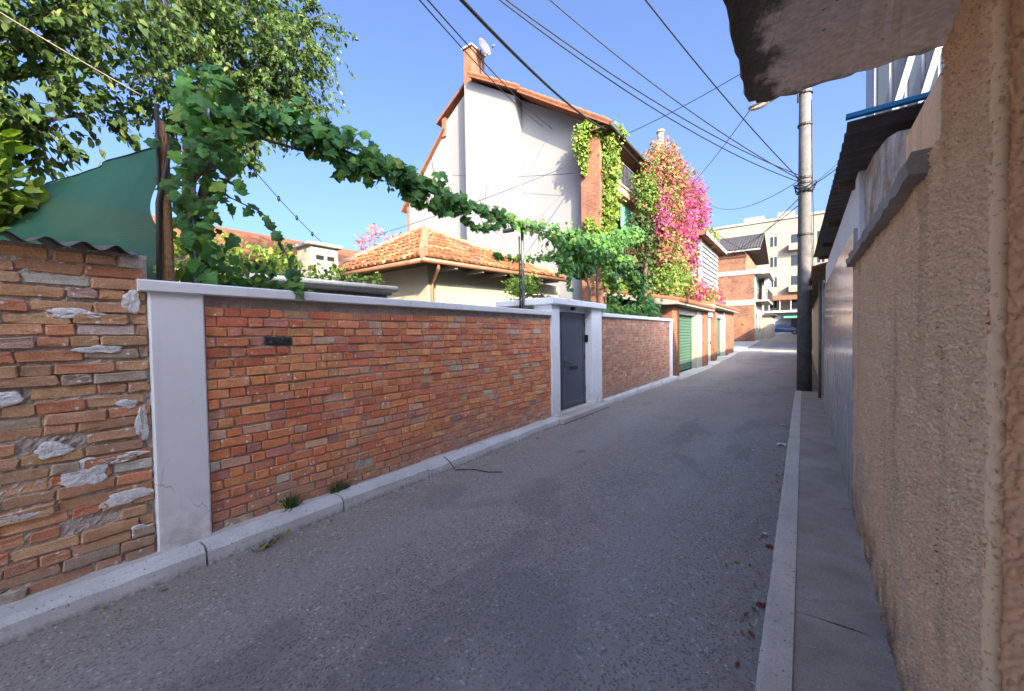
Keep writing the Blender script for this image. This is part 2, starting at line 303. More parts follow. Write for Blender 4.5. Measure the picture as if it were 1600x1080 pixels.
# ------------------------------------------------------------------ building helpers
def tag(o, label=None, cat=None, group=None, kind=None):
    if label: o['label'] = label
    if cat: o['category'] = cat
    if group: o['group'] = group
    if kind: o['kind'] = kind
    return o
def thing(name, label, cat, loc, group=None):
    o = bpy.data.objects.new(name, None); COL.objects.link(o); o.location = loc; o.empty_display_size = .2
    o['loc'] = tuple(loc); del o['loc']
    return tag(o, label, cat, group)
def root_loc(p):
    v = Vector((0, 0, 0))
    while p is not None: v = v + p.location; p = p.parent
    return v
def link(name, me, mats, parent=None):
    o = bpy.data.objects.new(name, me); COL.objects.link(o)
    if parent is not None: o.parent = parent
    for m in (mats if isinstance(mats, (list, tuple)) else [mats]):
        if len(me.materials) < (len(mats) if isinstance(mats, (list, tuple)) else 1): me.materials.append(MT[m] if isinstance(m, str) else m)
    return o
class MB:
    """collects shapes in world coordinates; build() links them as one mesh object"""
    def __init__(s): s.v = []; s.f = []; s.mi = []; s.c = []; s.cur = 0; s.col = None; s.smooth = False
    def add(s, vs, fs):
        b = len(s.v); s.v += [tuple(v) for v in vs]
        if s.col is not None: s.c += [s.col] * len(vs)
        for f in fs: s.f.append(tuple(b + i for i in f)); s.mi.append(s.cur)
        return s
    def box(s, x0, x1, y0, y1, z0, z1):
        return s.add([(x0, y0, z0), (x1, y0, z0), (x1, y1, z0), (x0, y1, z0), (x0, y0, z1), (x1, y0, z1), (x1, y1, z1), (x0, y1, z1)],
                     [(0, 3, 2, 1), (4, 5, 6, 7), (0, 1, 5, 4), (1, 2, 6, 5), (2, 3, 7, 6), (3, 0, 4, 7)])
    def cbox(s, x0, x1, y0, y1, z0, z1, c=.01):
        """box with chamfered edges"""
        X, Y, Z = (x0, x1), (y0, y1), (z0, z1); vs = []; idx = {}
        for i in (0, 1):
            for j in (0, 1):
                for k in (0, 1):
                    sx, sy, sz = (1 - 2 * i) * c, (1 - 2 * j) * c, (1 - 2 * k) * c
                    for a, p in enumerate(((X[i], Y[j] + sy, Z[k] + sz), (X[i] + sx, Y[j], Z[k] + sz), (X[i] + sx, Y[j] + sy, Z[k]))):
                        idx[i, j, k, a] = len(vs); vs.append(p)
        g = lambda i, j, k, a: idx[i, j, k, a]; fs = []
        for i in (0, 1):
            fs.append([g(i, 0, 0, 0), g(i, 1, 0, 0), g(i, 1, 1, 0), g(i, 0, 1, 0)])
            fs.append([g(0, i, 0, 1), g(1, i, 0, 1), g(1, i, 1, 1), g(0, i, 1, 1)])
            fs.append([g(0, 0, i, 2), g(1, 0, i, 2), g(1, 1, i, 2), g(0, 1, i, 2)])
            for j in (0, 1):
                fs.append([g(i, j, 0, 0), g(i, j, 1, 0), g(i, j, 1, 1), g(i, j, 0, 1)])
                fs.append([g(i, 0, j, 0), g(i, 1, j, 0), g(i, 1, j, 2), g(i, 0, j, 2)])
                fs.append([g(0, i, j, 1), g(1, i, j, 1), g(1, i, j, 2), g(0, i, j, 2)])
                for k in (0, 1): fs.append([g(i, j, k, 0), g(i, j, k, 1), g(i, j, k, 2)])
        ctr = Vector(((x0 + x1) / 2, (y0 + y1) / 2, (z0 + z1) / 2))
        for f in fs:
            p = [Vector(vs[q]) for q in f]
            if (p[1] - p[0]).cross(p[2] - p[0]).dot(p[0] - ctr) < 0: f.reverse()
        return s.add(vs, fs)
    def prism(s, prof, axis, a, b):
        """profile (list of 2-D points) extruded along an axis from a to b; the other two axes in x,y,z order"""
        n = len(prof); mk = {'x': lambda p, t: (t, p[0], p[1]), 'y': lambda p, t: (p[0], t, p[1]), 'z': lambda p, t: (p[0], p[1], t)}[axis]
        vs = [mk(p, a) for p in prof] + [mk(p, b) for p in prof]
        fs = [tuple(range(n - 1, -1, -1)), tuple(range(n, 2 * n))] + [(i, (i + 1) % n, n + (i + 1) % n, n + i) for i in range(n)]
        return s.add(vs, fs)
    def tube(s, pts, r, n=6, cap=True):
        pts = [Vector(p) for p in pts]; rs = r if isinstance(r, (list, tuple)) else [r] * len(pts); vs = []; fs = []
        up = Vector((0.13, .21, 1)).normalized()
        for i, p in enumerate(pts):
            d = (pts[min(i + 1, len(pts) - 1)] - pts[max(i - 1, 0)]).normalized()
            if abs(d.dot(up)) > .96: a = d.cross(Vector((1, .1, 0))).normalized()
            else: a = d.cross(up).normalized()
            b = d.cross(a)
            for k in range(n):
                t = 2 * math.pi * k / n; vs.append(p + (a * math.cos(t) + b * math.sin(t)) * rs[i])
        for i in range(len(pts) - 1):
            for k in range(n): fs.append((i * n + k, i * n + (k + 1) % n, (i + 1) * n + (k + 1) % n, (i + 1) * n + k))
        if cap: fs += [tuple(range(n - 1, -1, -1)), tuple((len(pts) - 1) * n + k for k in range(n))]
        return s.add(vs, fs)
    def grid(s, fn, nu, nv):
        vs = [fn(i / nu, j / nv) for i in range(nu + 1) for j in range(nv + 1)]
        return s.add(vs, [(i * (nv + 1) + j, (i + 1) * (nv + 1) + j, (i + 1) * (nv + 1) + j + 1, i * (nv + 1) + j + 1) for i in range(nu) for j in range(nv)])
    def build(s, name, mats, parent=None, smooth=False):
        o0 = root_loc(parent) if parent is not None else Vector((0, 0, 0))
        me = bpy.data.meshes.new(name); me.from_pydata([(v[0] - o0.x, v[1] - o0.y, v[2] - o0.z) for v in s.v], [], s.f)
        ms = mats if isinstance(mats, (list, tuple)) else [mats]
        for m in ms: me.materials.append(MT[m] if isinstance(m, str) else m)
        if len(ms) > 1: me.polygons.foreach_set('material_index', s.mi)
        if s.c:
            a = me.color_attributes.new('col', 'FLOAT_COLOR', 'POINT'); a.data.foreach_set('color', np.array([(c[0], c[1], c[2], 1) for c in s.c], dtype=np.float32).ravel())
        if smooth: me.polygons.foreach_set('use_smooth', [True] * len(me.polygons))
        me.update(); o = bpy.data.objects.new(name, me); COL.objects.link(o)
        if parent is not None: o.parent = parent
        return o
def part(name, mats, parent, *boxes, c=.006):
    m = MB()
    for b in boxes: m.cbox(*b, c=min(c, .4 * min(abs(b[1] - b[0]), abs(b[3] - b[2]), abs(b[5] - b[4]))))
    return m.build(name, mats, parent)
def gz(y): return 0.0 if y < 20 else .025 * (min(y, 80) - 20)

# ---- leaves
def leaf_template(kind):
    if kind == 'grape':   # five-lobed blade, slightly cupped
        a = [(.03, 0), (-.10, .15), (-.07, .37), (.12, .44), (.20, .35), (.36, .60), (.47, .50), (.58, .31), (.73, .27), (1.0, 0)]
        ring = [(x, y) for x, y in a] + [(x, -y) for x, y in a[-2:0:-1]]
        v = [(.42, 0, .07)] + [(x, y, -.16 * abs(y) - .12 * max(0, x - .5)) for x, y in ring]
        n = len(ring); return np.array(v), [(0, 1 + i, 1 + (i + 1) % n) for i in range(n)]
    if kind == 'blade':
        v = [(0, -.03, 0), (0, .03, 0), (.5, .028, .03), (.5, -.028, .03), (1, 0, -.14)]
        return np.array(v, float), [(0, 1, 2), (0, 2, 3), (3, 2, 4)]
    if kind == 'ivy':
        v = [(0, 0, 0), (.25, .42, -.06), (.55, .3, -.02), (1, 0, -.12), (.55, -.3, -.02), (.25, -.42, -.06)]
        return np.array(v, float), [(0, 1, 2), (0, 2, 3), (0, 3, 4), (0, 4, 5)]
    v = [(0, 0, 0), (.3, .28, .06), (.7, .22, .03), (1, 0, -.12), (.7, -.22, .03), (.3, -.28, .06), (.5, 0, -.02)]
    return np.array(v, float), [(0, 6, 1), (1, 6, 2), (2, 6, 3), (3, 6, 4), (4, 6, 5), (5, 6, 0)]
def frames(rng, n, tip, nrm, jt=.6, jn=.6):
    t = np.asarray(tip, float) + rng.normal(0, jt, (n, 3)); t /= np.linalg.norm(t, axis=1, keepdims=True)
    m = np.asarray(nrm, float) + rng.normal(0, jn, (n, 3)); m -= t * np.sum(m * t, 1, keepdims=True); m /= np.linalg.norm(m, axis=1, keepdims=True) + 1e-9
    return t, np.cross(m, t), m
def palette(rng, n, cols, w=None, var=.18):
    c = np.array(cols, float)[rng.choice(len(cols), n, p=w)]
    return np.clip(c * (1 + rng.normal(0, var, (n, 1))), .004, .95)
def leaf_mesh(name, kind, P, size, fr, cols, parent, stuff=False, mat='leaf'):
    tv, tf = leaf_template(kind); t, b, m = fr; n = len(P); k = len(tv)
    if n == 0: return None
    V = P[:, None, :] + size[:, None, None] * (tv[None, :, 0:1] * t[:, None] + tv[None, :, 1:2] * b[:, None] + tv[None, :, 2:3] * m[:, None])
    V = V.reshape(-1, 3) - np.array(root_loc(parent) if parent is not None else (0, 0, 0))
    F = (np.array(tf)[None] + (np.arange(n) * k)[:, None, None]).reshape(-1, 3)
    me = bpy.data.meshes.new(name); me.vertices.add(len(V)); me.vertices.foreach_set('co', V.ravel().astype(np.float32))
    me.loops.add(F.size); me.loops.foreach_set('vertex_index', F.ravel().astype(np.int32))
    me.polygons.add(len(F)); me.polygons.foreach_set('loop_start', np.arange(0, F.size, 3, dtype=np.int32))
    me.update(calc_edges=True); me.materials.append(MT[mat])
    a = me.color_attributes.new('col', 'FLOAT_COLOR', 'POINT')
    cc = np.ones((n, k, 4), np.float32); cc[:, :, :3] = cols[:, None, :]; a.data.foreach_set('color', cc.ravel())
    o = bpy.data.objects.new(name, me); COL.objects.link(o)
    if parent is not None: o.parent = parent
    if stuff: o['kind'] = 'stuff'
    return o
LEAFCACHE = {}
def leaf_objects(kind, P, size, fr, cols, parent, name='leaf'):
    """single leaves as parts, sharing a few meshes"""
    if kind not in LEAFCACHE:
        LEAFCACHE[kind] = []
        r = np.random.default_rng(5)
        for q in range(5):
            tv, tf = leaf_template(kind); tv = tv + r.normal(0, .025, tv.shape); tv[1] = 0
            me = bpy.data.meshes.new('leaf'); me.from_pydata(tv.tolist(), [], tf); me.materials.append(MT['leaf_obj']); LEAFCACHE[kind].append(me)
    t, b, m = fr; o0 = np.array(root_loc(parent))
    for i in range(len(P)):
        o = bpy.data.objects.new(name, LEAFCACHE[kind][i % 5]); COL.objects.link(o); o.parent = parent
        s = size[i]; q = P[i] - o0
        o.matrix_local = Matrix(((t[i][0] * s, b[i][0] * s, m[i][0] * s, q[0]), (t[i][1] * s, b[i][1] * s, m[i][1] * s, q[1]), (t[i][2] * s, b[i][2] * s, m[i][2] * s, q[2]), (0, 0, 0, 1)))
        o.color = (*cols[i], 1)
def split_leaves(kind, P, size, fr, cols, parent, nobj=290):
    d = np.linalg.norm(P - np.array((0, 0, 1.65)), axis=1) / size; o = np.argsort(d); a, b = o[:nobj], o[nobj:]
    leaf_objects(kind, P[a], size[a], tuple(x[a] for x in fr), cols[a], parent)
    if len(b): leaf_mesh('foliage', kind, P[b], size[b], tuple(x[b] for x in fr), cols[b], parent, True)

# ================================================================== GROUND, ROAD, PAVEMENTS
def strip(name, mat, x0, x1, y0, y1, dz, parent=None, step=5.0, xs=1):
    m = MB(); n = max(1, int((y1 - y0) / step))
    m.grid(lambda u, v: (x0 + (x1 - x0) * v, y0 + (y1 - y0) * u, gz(y0 + (y1 - y0) * u) + dz), n, xs)
    m.f = [tuple(reversed(f)) for f in m.f]
    return m.build(name, mat, parent)
tag(strip('ground', 'earth', -400, 400, -100, 600, -.03), 'bare earth ground under the street and yards', 'ground', kind='structure')
tag(strip('road', 'asphalt', -3.72, -.10, -14, 110, 0, step=1.0), 'grey asphalt road running down the narrow street', 'road', kind='structure')
# left kerb
rng = random.Random(3)
kl = thing('kerb', 'pale concrete kerb along the foot of the brick walls', 'kerb', (-3.6, 0, 0)); kl['kind'] = 'structure'
def kerb_stone(parent, x0, x1, y0, y1, h, mat, face, seed, bev=.03, sl=0.0):
    """one kerb stone: bevelled street edge, small chips along the arris"""
    r = random.Random(seed); m = MB(); n = 9; vs = []
    for i in range(n + 1):
        y = y0 + (y1 - y0) * i / n; j = lambda a: r.uniform(-a, a)
        xf = (x1 if face > 0 else x0); xb = (x0 if face > 0 else x1); s = 1 if face > 0 else -1
        chip = r.choice([0, 0, 0, 0, .006, .012])
        vs += [(xf + s * .012, y, -.03), (xf + j(.002), y, h - bev - chip + j(.002)), (xf - s * (bev + chip), y, h + j(.002) + sl), (xb, y, h + j(.002) + sl), (xb, y, -.03)]
    fs = []
    for i in range(n):
        for k in range(4): fs.append((i * 5 + k, i * 5 + k + 1, (i + 1) * 5 + k + 1, (i + 1) * 5 + k))
    if face > 0: fs = [tuple(reversed(f)) for f in fs]
    fs += [(0, 1, 2, 3, 4) if face < 0 else (4, 3, 2, 1, 0), tuple(n * 5 + k for k in ((4, 3, 2, 1, 0) if face < 0 else (0, 1, 2, 3, 4)))]
    m.add(vs, fs); return m.build('kerb_stone', mat, parent)
y = -2.24; i = 0
while y < 14.4:
    L = 1.07; off = -.0 - .10 * max(0, min(1, (y - 3) / 3.2)) + .08 * max(0, min(1, (y - 8.5) / 4))
    h = .14 + rng.uniform(-.006, .006)
    if 6.1 < y + L / 2 < 8.4: h = .085
    kerb_stone(kl, -3.67 + off * .3, -3.515 + off + rng.uniform(-.006, .006), y + .007, min(y + L, 14.55) - .007, h, 'kerb_left', 1, i, .035 + rng.uniform(-.006, .006)); y += L; i += 1
m = MB(); r0 = np.random.default_rng(8)
H = r0.normal(0, .005, (90, 4))
m.grid(lambda u, v: (-3.80 + (.15 + .0) * v, -2.3 + 16.9 * u, .128 + H[min(89, int(u * 89)), min(3, int(v * 3))] + (.012 if v < .4 else 0)), 90, 3)
m.f = [tuple(reversed(f)) for f in m.f]
m.build('mortar_fillet', 'apron', kl)
part('threshold', 'apron', kl, (-3.95, -3.50, 6.30, 8.46, .0, .118), c=.02)
# apron by the garages
m = MB(); m.prism([(-3.9, -.05), (-3.42, -.05), (-3.42, .012), (-3.75, .06), (-3.9, .07)], 'y', 14.6, 21.0)
for k in range(12):
    a, b = 21 + k * 2.2, 21 + k * 2.2 + 2.19; z = gz(a + 1.1)
    m.prism([(-7.0, z - .2), (-3.45, z - .2), (-3.45, z + .02), (-3.7, z + .06), (-7.0, z + .08)], 'y', a, b)
tag(m.build('apron_pavement', 'apron'), 'pale concrete apron before the garages and the brick house', 'pavement', kind='structure')
# right kerb and pavement
kr = thing('kerb', 'worn grey kerb of the narrow right-hand pavement', 'kerb', (-.1, 0, 0)); kr['kind'] = 'structure'
edges = [-2.4, -1.35, -.3, .75, 1.72, 2.75, 3.73, 4.77, 5.81, 6.85, 7.9, 8.95, 10, 11.05, 12.3]
for i in range(len(edges) - 1):
    kerb_stone(kr, -.165 + rng.uniform(-.004, .004), -.035, edges[i] + .003, edges[i + 1] - .003, .14 + rng.uniform(-.004, .004), 'kerb_right', -1, 50 + i, .018)
pv = thing('pavement', 'dark worn concrete pavement strip along the roughcast wall', 'pavement', (.15, 0, 0)); pv['kind'] = 'structure'
part('paving_bed', 'pave', pv, (-.036, .43, -2.4, 12.3, 0, .122), c=.002)
pe = [-2.4, .9, 2.6, 4.35, 6.3, 8.2, 10.4, 12.3]
for i in range(len(pe) - 1):
    m = MB(); rr = np.random.default_rng(70 + i); Hh = rr.normal(0, .0025, (13, 5)); a, b = pe[i] + .002, pe[i + 1] - .002
    m.grid(lambda u, v: (-.038 + .45 * v, a + (b - a) * u, .132 + Hh[int(round(u * 12)), int(round(v * 4))]), 12, 4); m.f = [tuple(reversed(f)) for f in m.f]
    m.build('paving_slab', 'pave', pv, True)

# ================================================================== BRICKS
BRC = {}
def brick_template(L, Hh, seed, rough):
    r = random.Random(seed); hl, hh = L / 2, Hh / 2; a = .0045 + .012 * rough * r.random(); j = lambda s: r.uniform(-s, s) * (0.5 + rough)
    def ring(x, ins):
        cs = [(-hl + a, -hh), (hl - a, -hh), (hl, -hh + a), (hl, hh - a), (hl - a, hh), (-hl + a, hh), (-hl, hh - a), (-hl, -hh + a)]
        return [(x, y * (1 - ins / hl), z * (1 - ins / hh)) for y, z in cs]
    jj = [(j(.005), j(.0035)) for _ in range(8)]
    back = [(x, y + q[0], z + q[1]) for (x, y, z), q in zip(ring(-.045, 0), jj)]
    mid = [(x - abs(j(.004)), y + q[0], z + q[1]) for (x, y, z), q in zip(ring(-.004, 0), jj)]
    front = [(x + j(.003), y + q[0] + j(.002), z + q[1] + j(.0015)) for (x, y, z), q in zip(ring(.001, .005), jj)]
    v = back + mid + front + [(j(.003), j(.03), j(.01))]
    f = [(k, (k + 1) % 8, 8 + (k + 1) % 8, 8 + k) for k in range(8)] + [(8 + k, 8 + (k + 1) % 8, 16 + (k + 1) % 8, 16 + k) for k in range(8)] + [(16 + k, 16 + (k + 1) % 8, 24) for k in range(8)]
    return v, f
def brick_bank(rough):
    if rough not in BRC:
        BRC[rough] = {}
        for nm, L in (('s', .215), ('h', .104), ('q', .16)):
            bank = []
            for k in range(10):
                v, f = brick_template(L, .068, {'s': 100, 'h': 200, 'q': 300}[nm] + k, rough)
                me = bpy.data.meshes.new('brick'); me.from_pydata(v, [], f); me.materials.append(MT['brick']); bank.append((me, v, f, L))
            BRC[rough][nm] = bank
    return BRC[rough]
def lay_bricks(parent, y0, y1, z0, courses, ch, xface, cols, w, seed, rough, nobj, joint=.013, wave=.004, special=None, skip=None, keep=None, lf=1.0, bond=True):
    r = random.Random(seed); bank = brick_bank(rough); items = []
    for c in range(courses):
        y = y0 + (-r.choice([0, .03, .06]) if c % 2 else 0) ; ph = r.uniform(0, 6)
        y = max(y, y0)
        first = True; prev = 's'
        while y < y1 - .03:
            if bond:
                nm = ('h' if prev == 's' else 's') if r.random() > .10 else r.choice(['s', 'h', 'q'])
                if first: nm = 's' if c % 2 else 'h'
            else: nm = r.choices(['s', 'h', 'q'], [.66, .26, .08])[0]
            prev = nm; L = {'s': .215, 'h': .104, 'q': .16}[nm] * r.uniform(.95, 1.05) * lf
            if first and c % 2 and not bond: nm = 'h'; L = .09
            if first and bond: L *= r.uniform(.55, .75)
            first = False
            if y + L > y1: L = y1 - y; nm = 's' if L > .18 else 'h'
            if L < .03: break
            zc = z0 + (c + .5) * ch + wave * math.sin(ph + y * 2.2) + wave * .7 * math.sin(c * 1.7 + y * .9)
            yc = y + L / 2
            if not (skip and skip(yc, zc, r)):
                q = r.choices(range(len(cols)), w)[0]; k = r.uniform(.86, 1.12); col = tuple(min(.9, x * k * r.uniform(.94, 1.06)) for x in cols[q])
                items.append((nm, r.randrange(10), L, yc, zc, xface + r.gauss(0, .0035 + .004 * rough), r.gauss(0, .008 + .012 * rough), r.uniform(.93, 1.03), col, c))
            y += L + joint * r.uniform(.7, 1.4)
    if special: special(items)
    items.sort(key=lambda t: (t[3] ** 2 + 14 + (t[4] - 1.65) ** 2)); o0 = root_loc(parent)
    vis = [t for t in items if keep is None or keep(t)]; rest = [t for t in items if not (keep is None or keep(t))]
    objs, joined = vis[:nobj], vis[nobj:] + rest
    for nm, k, L, yc, zc, x, rot, hs, col, c in objs:
        me, v, f, L0 = bank[nm][k]; o = bpy.data.objects.new('brick', me); COL.objects.link(o); o.parent = parent
        o.location = (x - o0.x, yc - o0.y, zc - o0.z); o.rotation_euler = (rot, 0, rot * .8); o.scale = (1, L / L0, hs * (ch - .010) / .068); o.color = (*col, 1)
    if joined:
        m = MB()
        for nm, k, L, yc, zc, x, rot, hs, col, c in joined:
            me, v, f, L0 = bank[nm][k]; m.col = col; ca, sa = math.cos(rot), math.sin(rot); sy, sz = L / L0, hs * (ch - .010) / .068
            m.add([(x + a, yc + b * sy * ca - d * sz * sa, zc + b * sy * sa + d * sz * ca) for a, b, d in v], f)
        tag(m.build('brickwork', 'brick_attr', parent), kind='stuff')
REDS = [(.78, .29, .13), (.70, .22, .11), (.80, .35, .15), (.66, .29, .17), (.58, .25, .17), (.68, .41, .25), (.66, .52, .38), (.46, .23, .17)]
REDW = [.31, .22, .23, .12, .02, .07, .02, .01]
OLDS = [(.62, .36, .19), (.55, .33, .19), (.60, .25, .13), (.50, .37, .27), (.62, .55, .46), (.43, .32, .24), (.66, .31, .16)]
OLDW = [.36, .27, .13, .07, .04, .03, .10]
XW = -3.74
def rough_plane(name, mat, parent, y0, y1, z0, z1, x, amp, seed, ny, nz):
    r = np.random.default_rng(seed); A = r.normal(0, amp, (ny + 1, nz + 1)); m = MB()
    m.grid(lambda u, v: (x + A[int(round(u * ny)), int(round(v * nz))], y0 + (y1 - y0) * u, z0 + (z1 - z0) * v), ny, nz)
    return m.build(name, mat, parent)
# --- old wall at the left
ow = thing('old_brick_wall', 'crumbling old brick wall with grey mortar patches left of the white pillar', 'wall', (XW, -.8, .1))
rough_plane('mortar', 'mortar_old', ow, -2.6, .75, .05, 2.25, XW - .012, .0035, 4, 150, 100)
part('wall_core', 'mortar_old', ow, (XW - .28, XW - .03, -2.6, .735, 0, 2.24))
def oldskip(y, z, r): return (.0 < y < .14 and 1.28 < z < 1.40) or (.12 < y < .30 and 1.0 < z < 1.06)
lay_bricks(ow, -2.6, .735, .118, 27, .0782, XW + .004, OLDS, OLDW, 21, .7, 285, .007, .006, skip=oldskip, lf=1.25, bond=False)
def blob_patch(parent, name, mat, yc, zc, ry, rz, x, seed, th=.004):
    r = random.Random(seed); n = 34; vs = [(x + th, yc, zc)]
    rad = [1 + r.uniform(-.07, .07) + .16 * math.sin(2 * 2 * math.pi * k / n + seed) + .12 * math.sin(3 * 2 * math.pi * k / n + seed * 2.1) + .08 * math.sin(5 * 2 * math.pi * k / n + seed * 1.3) for k in range(n)]
    for ring, (f, d) in enumerate(((.25, th * 1.0), (.5, th), (.75, th * .9), (.92, th * .8), (1.0, th * .1))):
        for k in range(n):
            a = 2 * math.pi * k / n; q = f * rad[k]; vs.append((x + d + r.uniform(-.003, .003), yc + ry * q * math.cos(a), zc + rz * q * math.sin(a)))
    fs = [(0, 1 + k, 1 + (k + 1) % n) for k in range(n)]
    for ring in (0, 1, 2, 3):
        for k in range(n): fs.append((1 + ring * n + k, 1 + (ring + 1) * n + k, 1 + (ring + 1) * n + (k + 1) % n, 1 + ring * n + (k + 1) % n))
    m = MB(); m.add(vs, fs); return m.build(name, mat, parent, True)
for k, (a, b, c, d) in enumerate([(.06, 1.33, .11, .05), (.28, .985, .085, .045), (.41, .80, .12, .075), (.56, .86, .15, .028), (.60, .585, .12, .05), (.69, 1.07, .03, .14), (.62, 1.22, .05, .035), (.40, 1.83, .13, .03), (.66, 1.92, .055, .07), (-.35, .9, .16, .09), (-.8, 1.5, .15, .07), (.5, 1.60, .1, .03), (.12, .62, .09, .025), (.66, .34, .05, .03)]):
    blob_patch(ow, 'plaster_patch', 'plaster_patch', a, b, c, d, XW + .007, k + 3)
# corrugated sheet lying on the old wall
m = MB(); rr = random.Random(9)
m.grid(lambda u, v: (-3.66 - .95 * v + .02 * math.sin(u * 9), -2.6 + 3.30 * u, 2.285 + .14 * v + .022 * math.sin(u * 2 * math.pi * 22) + .025 * math.sin(u * 5) - .03 * (1 - v) * max(0, math.sin(u * 13))), 264, 6)
sh = m.build('corrugated_sheet', 'sheet', None, True); tag(sh, 'dark corrugated iron sheet lying along the top of the old wall', 'roof sheet')
sm = sh.modifiers.new('thickness', 'SOLIDIFY'); sm.thickness = .004

# --- main wall: pillar, bricks, coping
mw = thing('brick_wall', 'long red brick wall with white pillar and white coping left of the gate', 'wall', (XW, 3.6, .12))
m = MB(); rr = random.Random(2)
m.prism([(XW - .3, .735), (XW + .022, .745), (XW + .032, .755), (XW + .032, 1.055), (XW + .022, 1.066), (XW - .3, 1.066)], 'z', .08, 1.995)
m.build('pillar', 'white', mw)
m = MB(); m.prism([(XW - .32, 1.995), (XW + .055, 1.995), (XW + .062, 2.003), (XW + .062, 2.068), (XW + .052, 2.078), (XW - .32, 2.085)], 'y', .69, 6.27); m.build('coping', 'white', mw)
part('wall_core', 'mortar', mw, (XW - .25, XW - .03, 1.067, 6.285, 0, 1.994))
rough_plane('mortar', 'mortar', mw, 1.06, 6.29, .05, 1.994, XW - .0085, .0025, 5, 200, 70)
def sp(items):
    # the one dark grey brick and a few pale ones
    best = min(range(len(items)), key=lambda i: abs(items[i][3] - 1.62) + 3 * abs(items[i][4] - 1.655) + (0 if items[i][0] == 's' else 1))
    t = list(items[best]); t[8] = (.045, .042, .043); items[best] = tuple(t)
lay_bricks(mw, 1.074, 6.282, .122, 22, .0812, XW + .003, REDS, REDW, 11, .28, 296, .010, special=sp)
# --- second wall
sw = thing('brick_wall', 'short brown brick wall with white coping between the gate and the garages', 'wall', (XW, 11.5, .12))
m = MB(); m.prism([(XW - .32, 2.04), (XW + .055, 2.04), (XW + .062, 2.048), (XW + .062, 2.118), (XW + .052, 2.128), (XW - .32, 2.135)], 'y', 8.53, 14.62); m.build('coping', 'white', sw)
part('pillar', 'white', sw, (XW - .3, XW + .03, 14.33, 14.62, .05, 2.039), c=.008)
part('wall_core', 'mortar', sw, (XW - .25, XW - .03, 8.52, 14.33, 0, 2.039))
rough_plane('mortar', 'mortar', sw, 8.51, 14.34, .05, 2.039, XW - .0085, .0025, 6, 120, 40)
BROWN = [(.54, .27, .155), (.47, .21, .125), (.57, .32, .19), (.43, .23, .155), (.54, .39, .28)]
lay_bricks(sw, 8.53, 14.325, .12, 24, .0785, XW + .003, BROWN, [.3, .25, .2, .15, .1], 12, .28, 296)

# ================================================================== GATE
g = thing('gate', 'dark grey steel entrance gate between white pillars under a concrete canopy', 'gate', (XW, 7.3, .1))
part('pillar', 'white', g, (-4.1, XW + .035, 6.287, 6.575, .09, 2.20), c=.008)
part('pillar', 'white', g, (-4.1, XW + .035, 7.98, 8.51, .09, 2.20), c=.008)
part('lintel', 'white', g, (-4.1, XW - .135, 6.575, 7.98, 2.10, 2.20))
part('canopy', ['white'], g, (-4.95, XW + .12, 6.19, 8.60, 2.201, 2.325), c=.014)
d = part('door_leaf', 'door', g, (-3.93, -3.885, 6.93, 7.965, .135, 2.098), c=.004)
part('stile', 'door', d, (-3.886, -3.872, 6.94, 7.02, .15, 2.09), (-3.886, -3.872, 7.88, 7.955, .15, 2.09), (-3.886, -3.872, 7.02, 7.88, 2.0, 2.09), (-3.886, -3.872, 7.02, 7.88, .15, .26), c=.003)
part('side_panel', 'door', g, (-3.93, -3.882, 6.578, 6.925, .135, 2.098), c=.004)
part('frame_post', 'door', g, (-3.94, -3.862, 6.576, 6.60, .12, 2.099), c=.003); part('frame_post', 'door', g, (-3.94, -3.862, 7.967, 7.979, .12, 2.099), c=.003)
m = MB(); m.tube([(-3.874, 7.06, 1.10), (-3.82, 7.06, 1.10), (-3.815, 7.10, 1.085), (-3.815, 7.30, 1.05)], .012, 8); m.cbox(-3.874, -3.866, 7.03, 7.09, 1.02, 1.20, c=.003); m.build('door_handle', 'steel', d, True)
m = MB(); m.cbox(-3.862, -3.79, 7.955, 7.979, 1.47, 1.63, c=.005); ic = m.build('intercom', 'black', g)
for zz in (.45, 1.15, 1.85): part('hinge', 'darksteel', g, (-3.868, -3.852, 7.935, 7.965, zz - .05, zz + .05), c=.003)
part('lock_plate', 'steel', g, (-3.872, -3.866, 7.025, 7.085, .88, .98), c=.002)
part('letter_slot', 'darksteel', g, (-3.885, -3.866, 7.28, 7.62, .92, .98), c=.003)
part('gate_light', 'black', g, (-3.80, -3.74, 7.18, 7.30, 2.13, 2.2), c=.01)
# post with security camera behind the canopy
cp = thing('camera_post', 'thin steel post with a small security camera rising behind the gate canopy', 'post', (-4.25, 6.16, 2.0))
m = MB(); m.tube([(-4.25, 6.16, 1.9), (-4.25, 6.16, 3.80)], .03, 8); m.build('post', 'steel', cp, True)
m = MB(); m.tube([(-4.29, 6.12, 1.9), (-4.29, 6.12, 3.5)], .016, 6); m.build('conduit', 'darksteel', cp, True)
part('junction_box', 'grey', cp, (-4.22, -4.12, 6.08, 6.16, 3.58, 3.76), c=.012)
m = MB(); m.tube([(-4.25, 6.1, 3.62), (-4.35, 5.98, 3.60)], .012, 6); m.tube([(-4.33, 6.0, 3.60), (-4.43, 5.82, 3.55)], .038, 10); m.build('security_camera', 'grey', cp, True)
rr = random.Random(4)
for k in range(4):
    pts = []; x, yv = -4.2, 6.25
    for q in range(12): pts.append((x + rr.uniform(-.12, .12), yv + q * .085, 2.345 + .05 * abs(math.sin(q * .9 + k)) + rr.uniform(0, .05)))
    m = MB(); m.tube(pts, .008, 5); tag(m.build('loose_cable', 'cable', None, True), 'tangled black cables lying across the gate canopy', 'cable', 'cables tangled on the gate canopy')

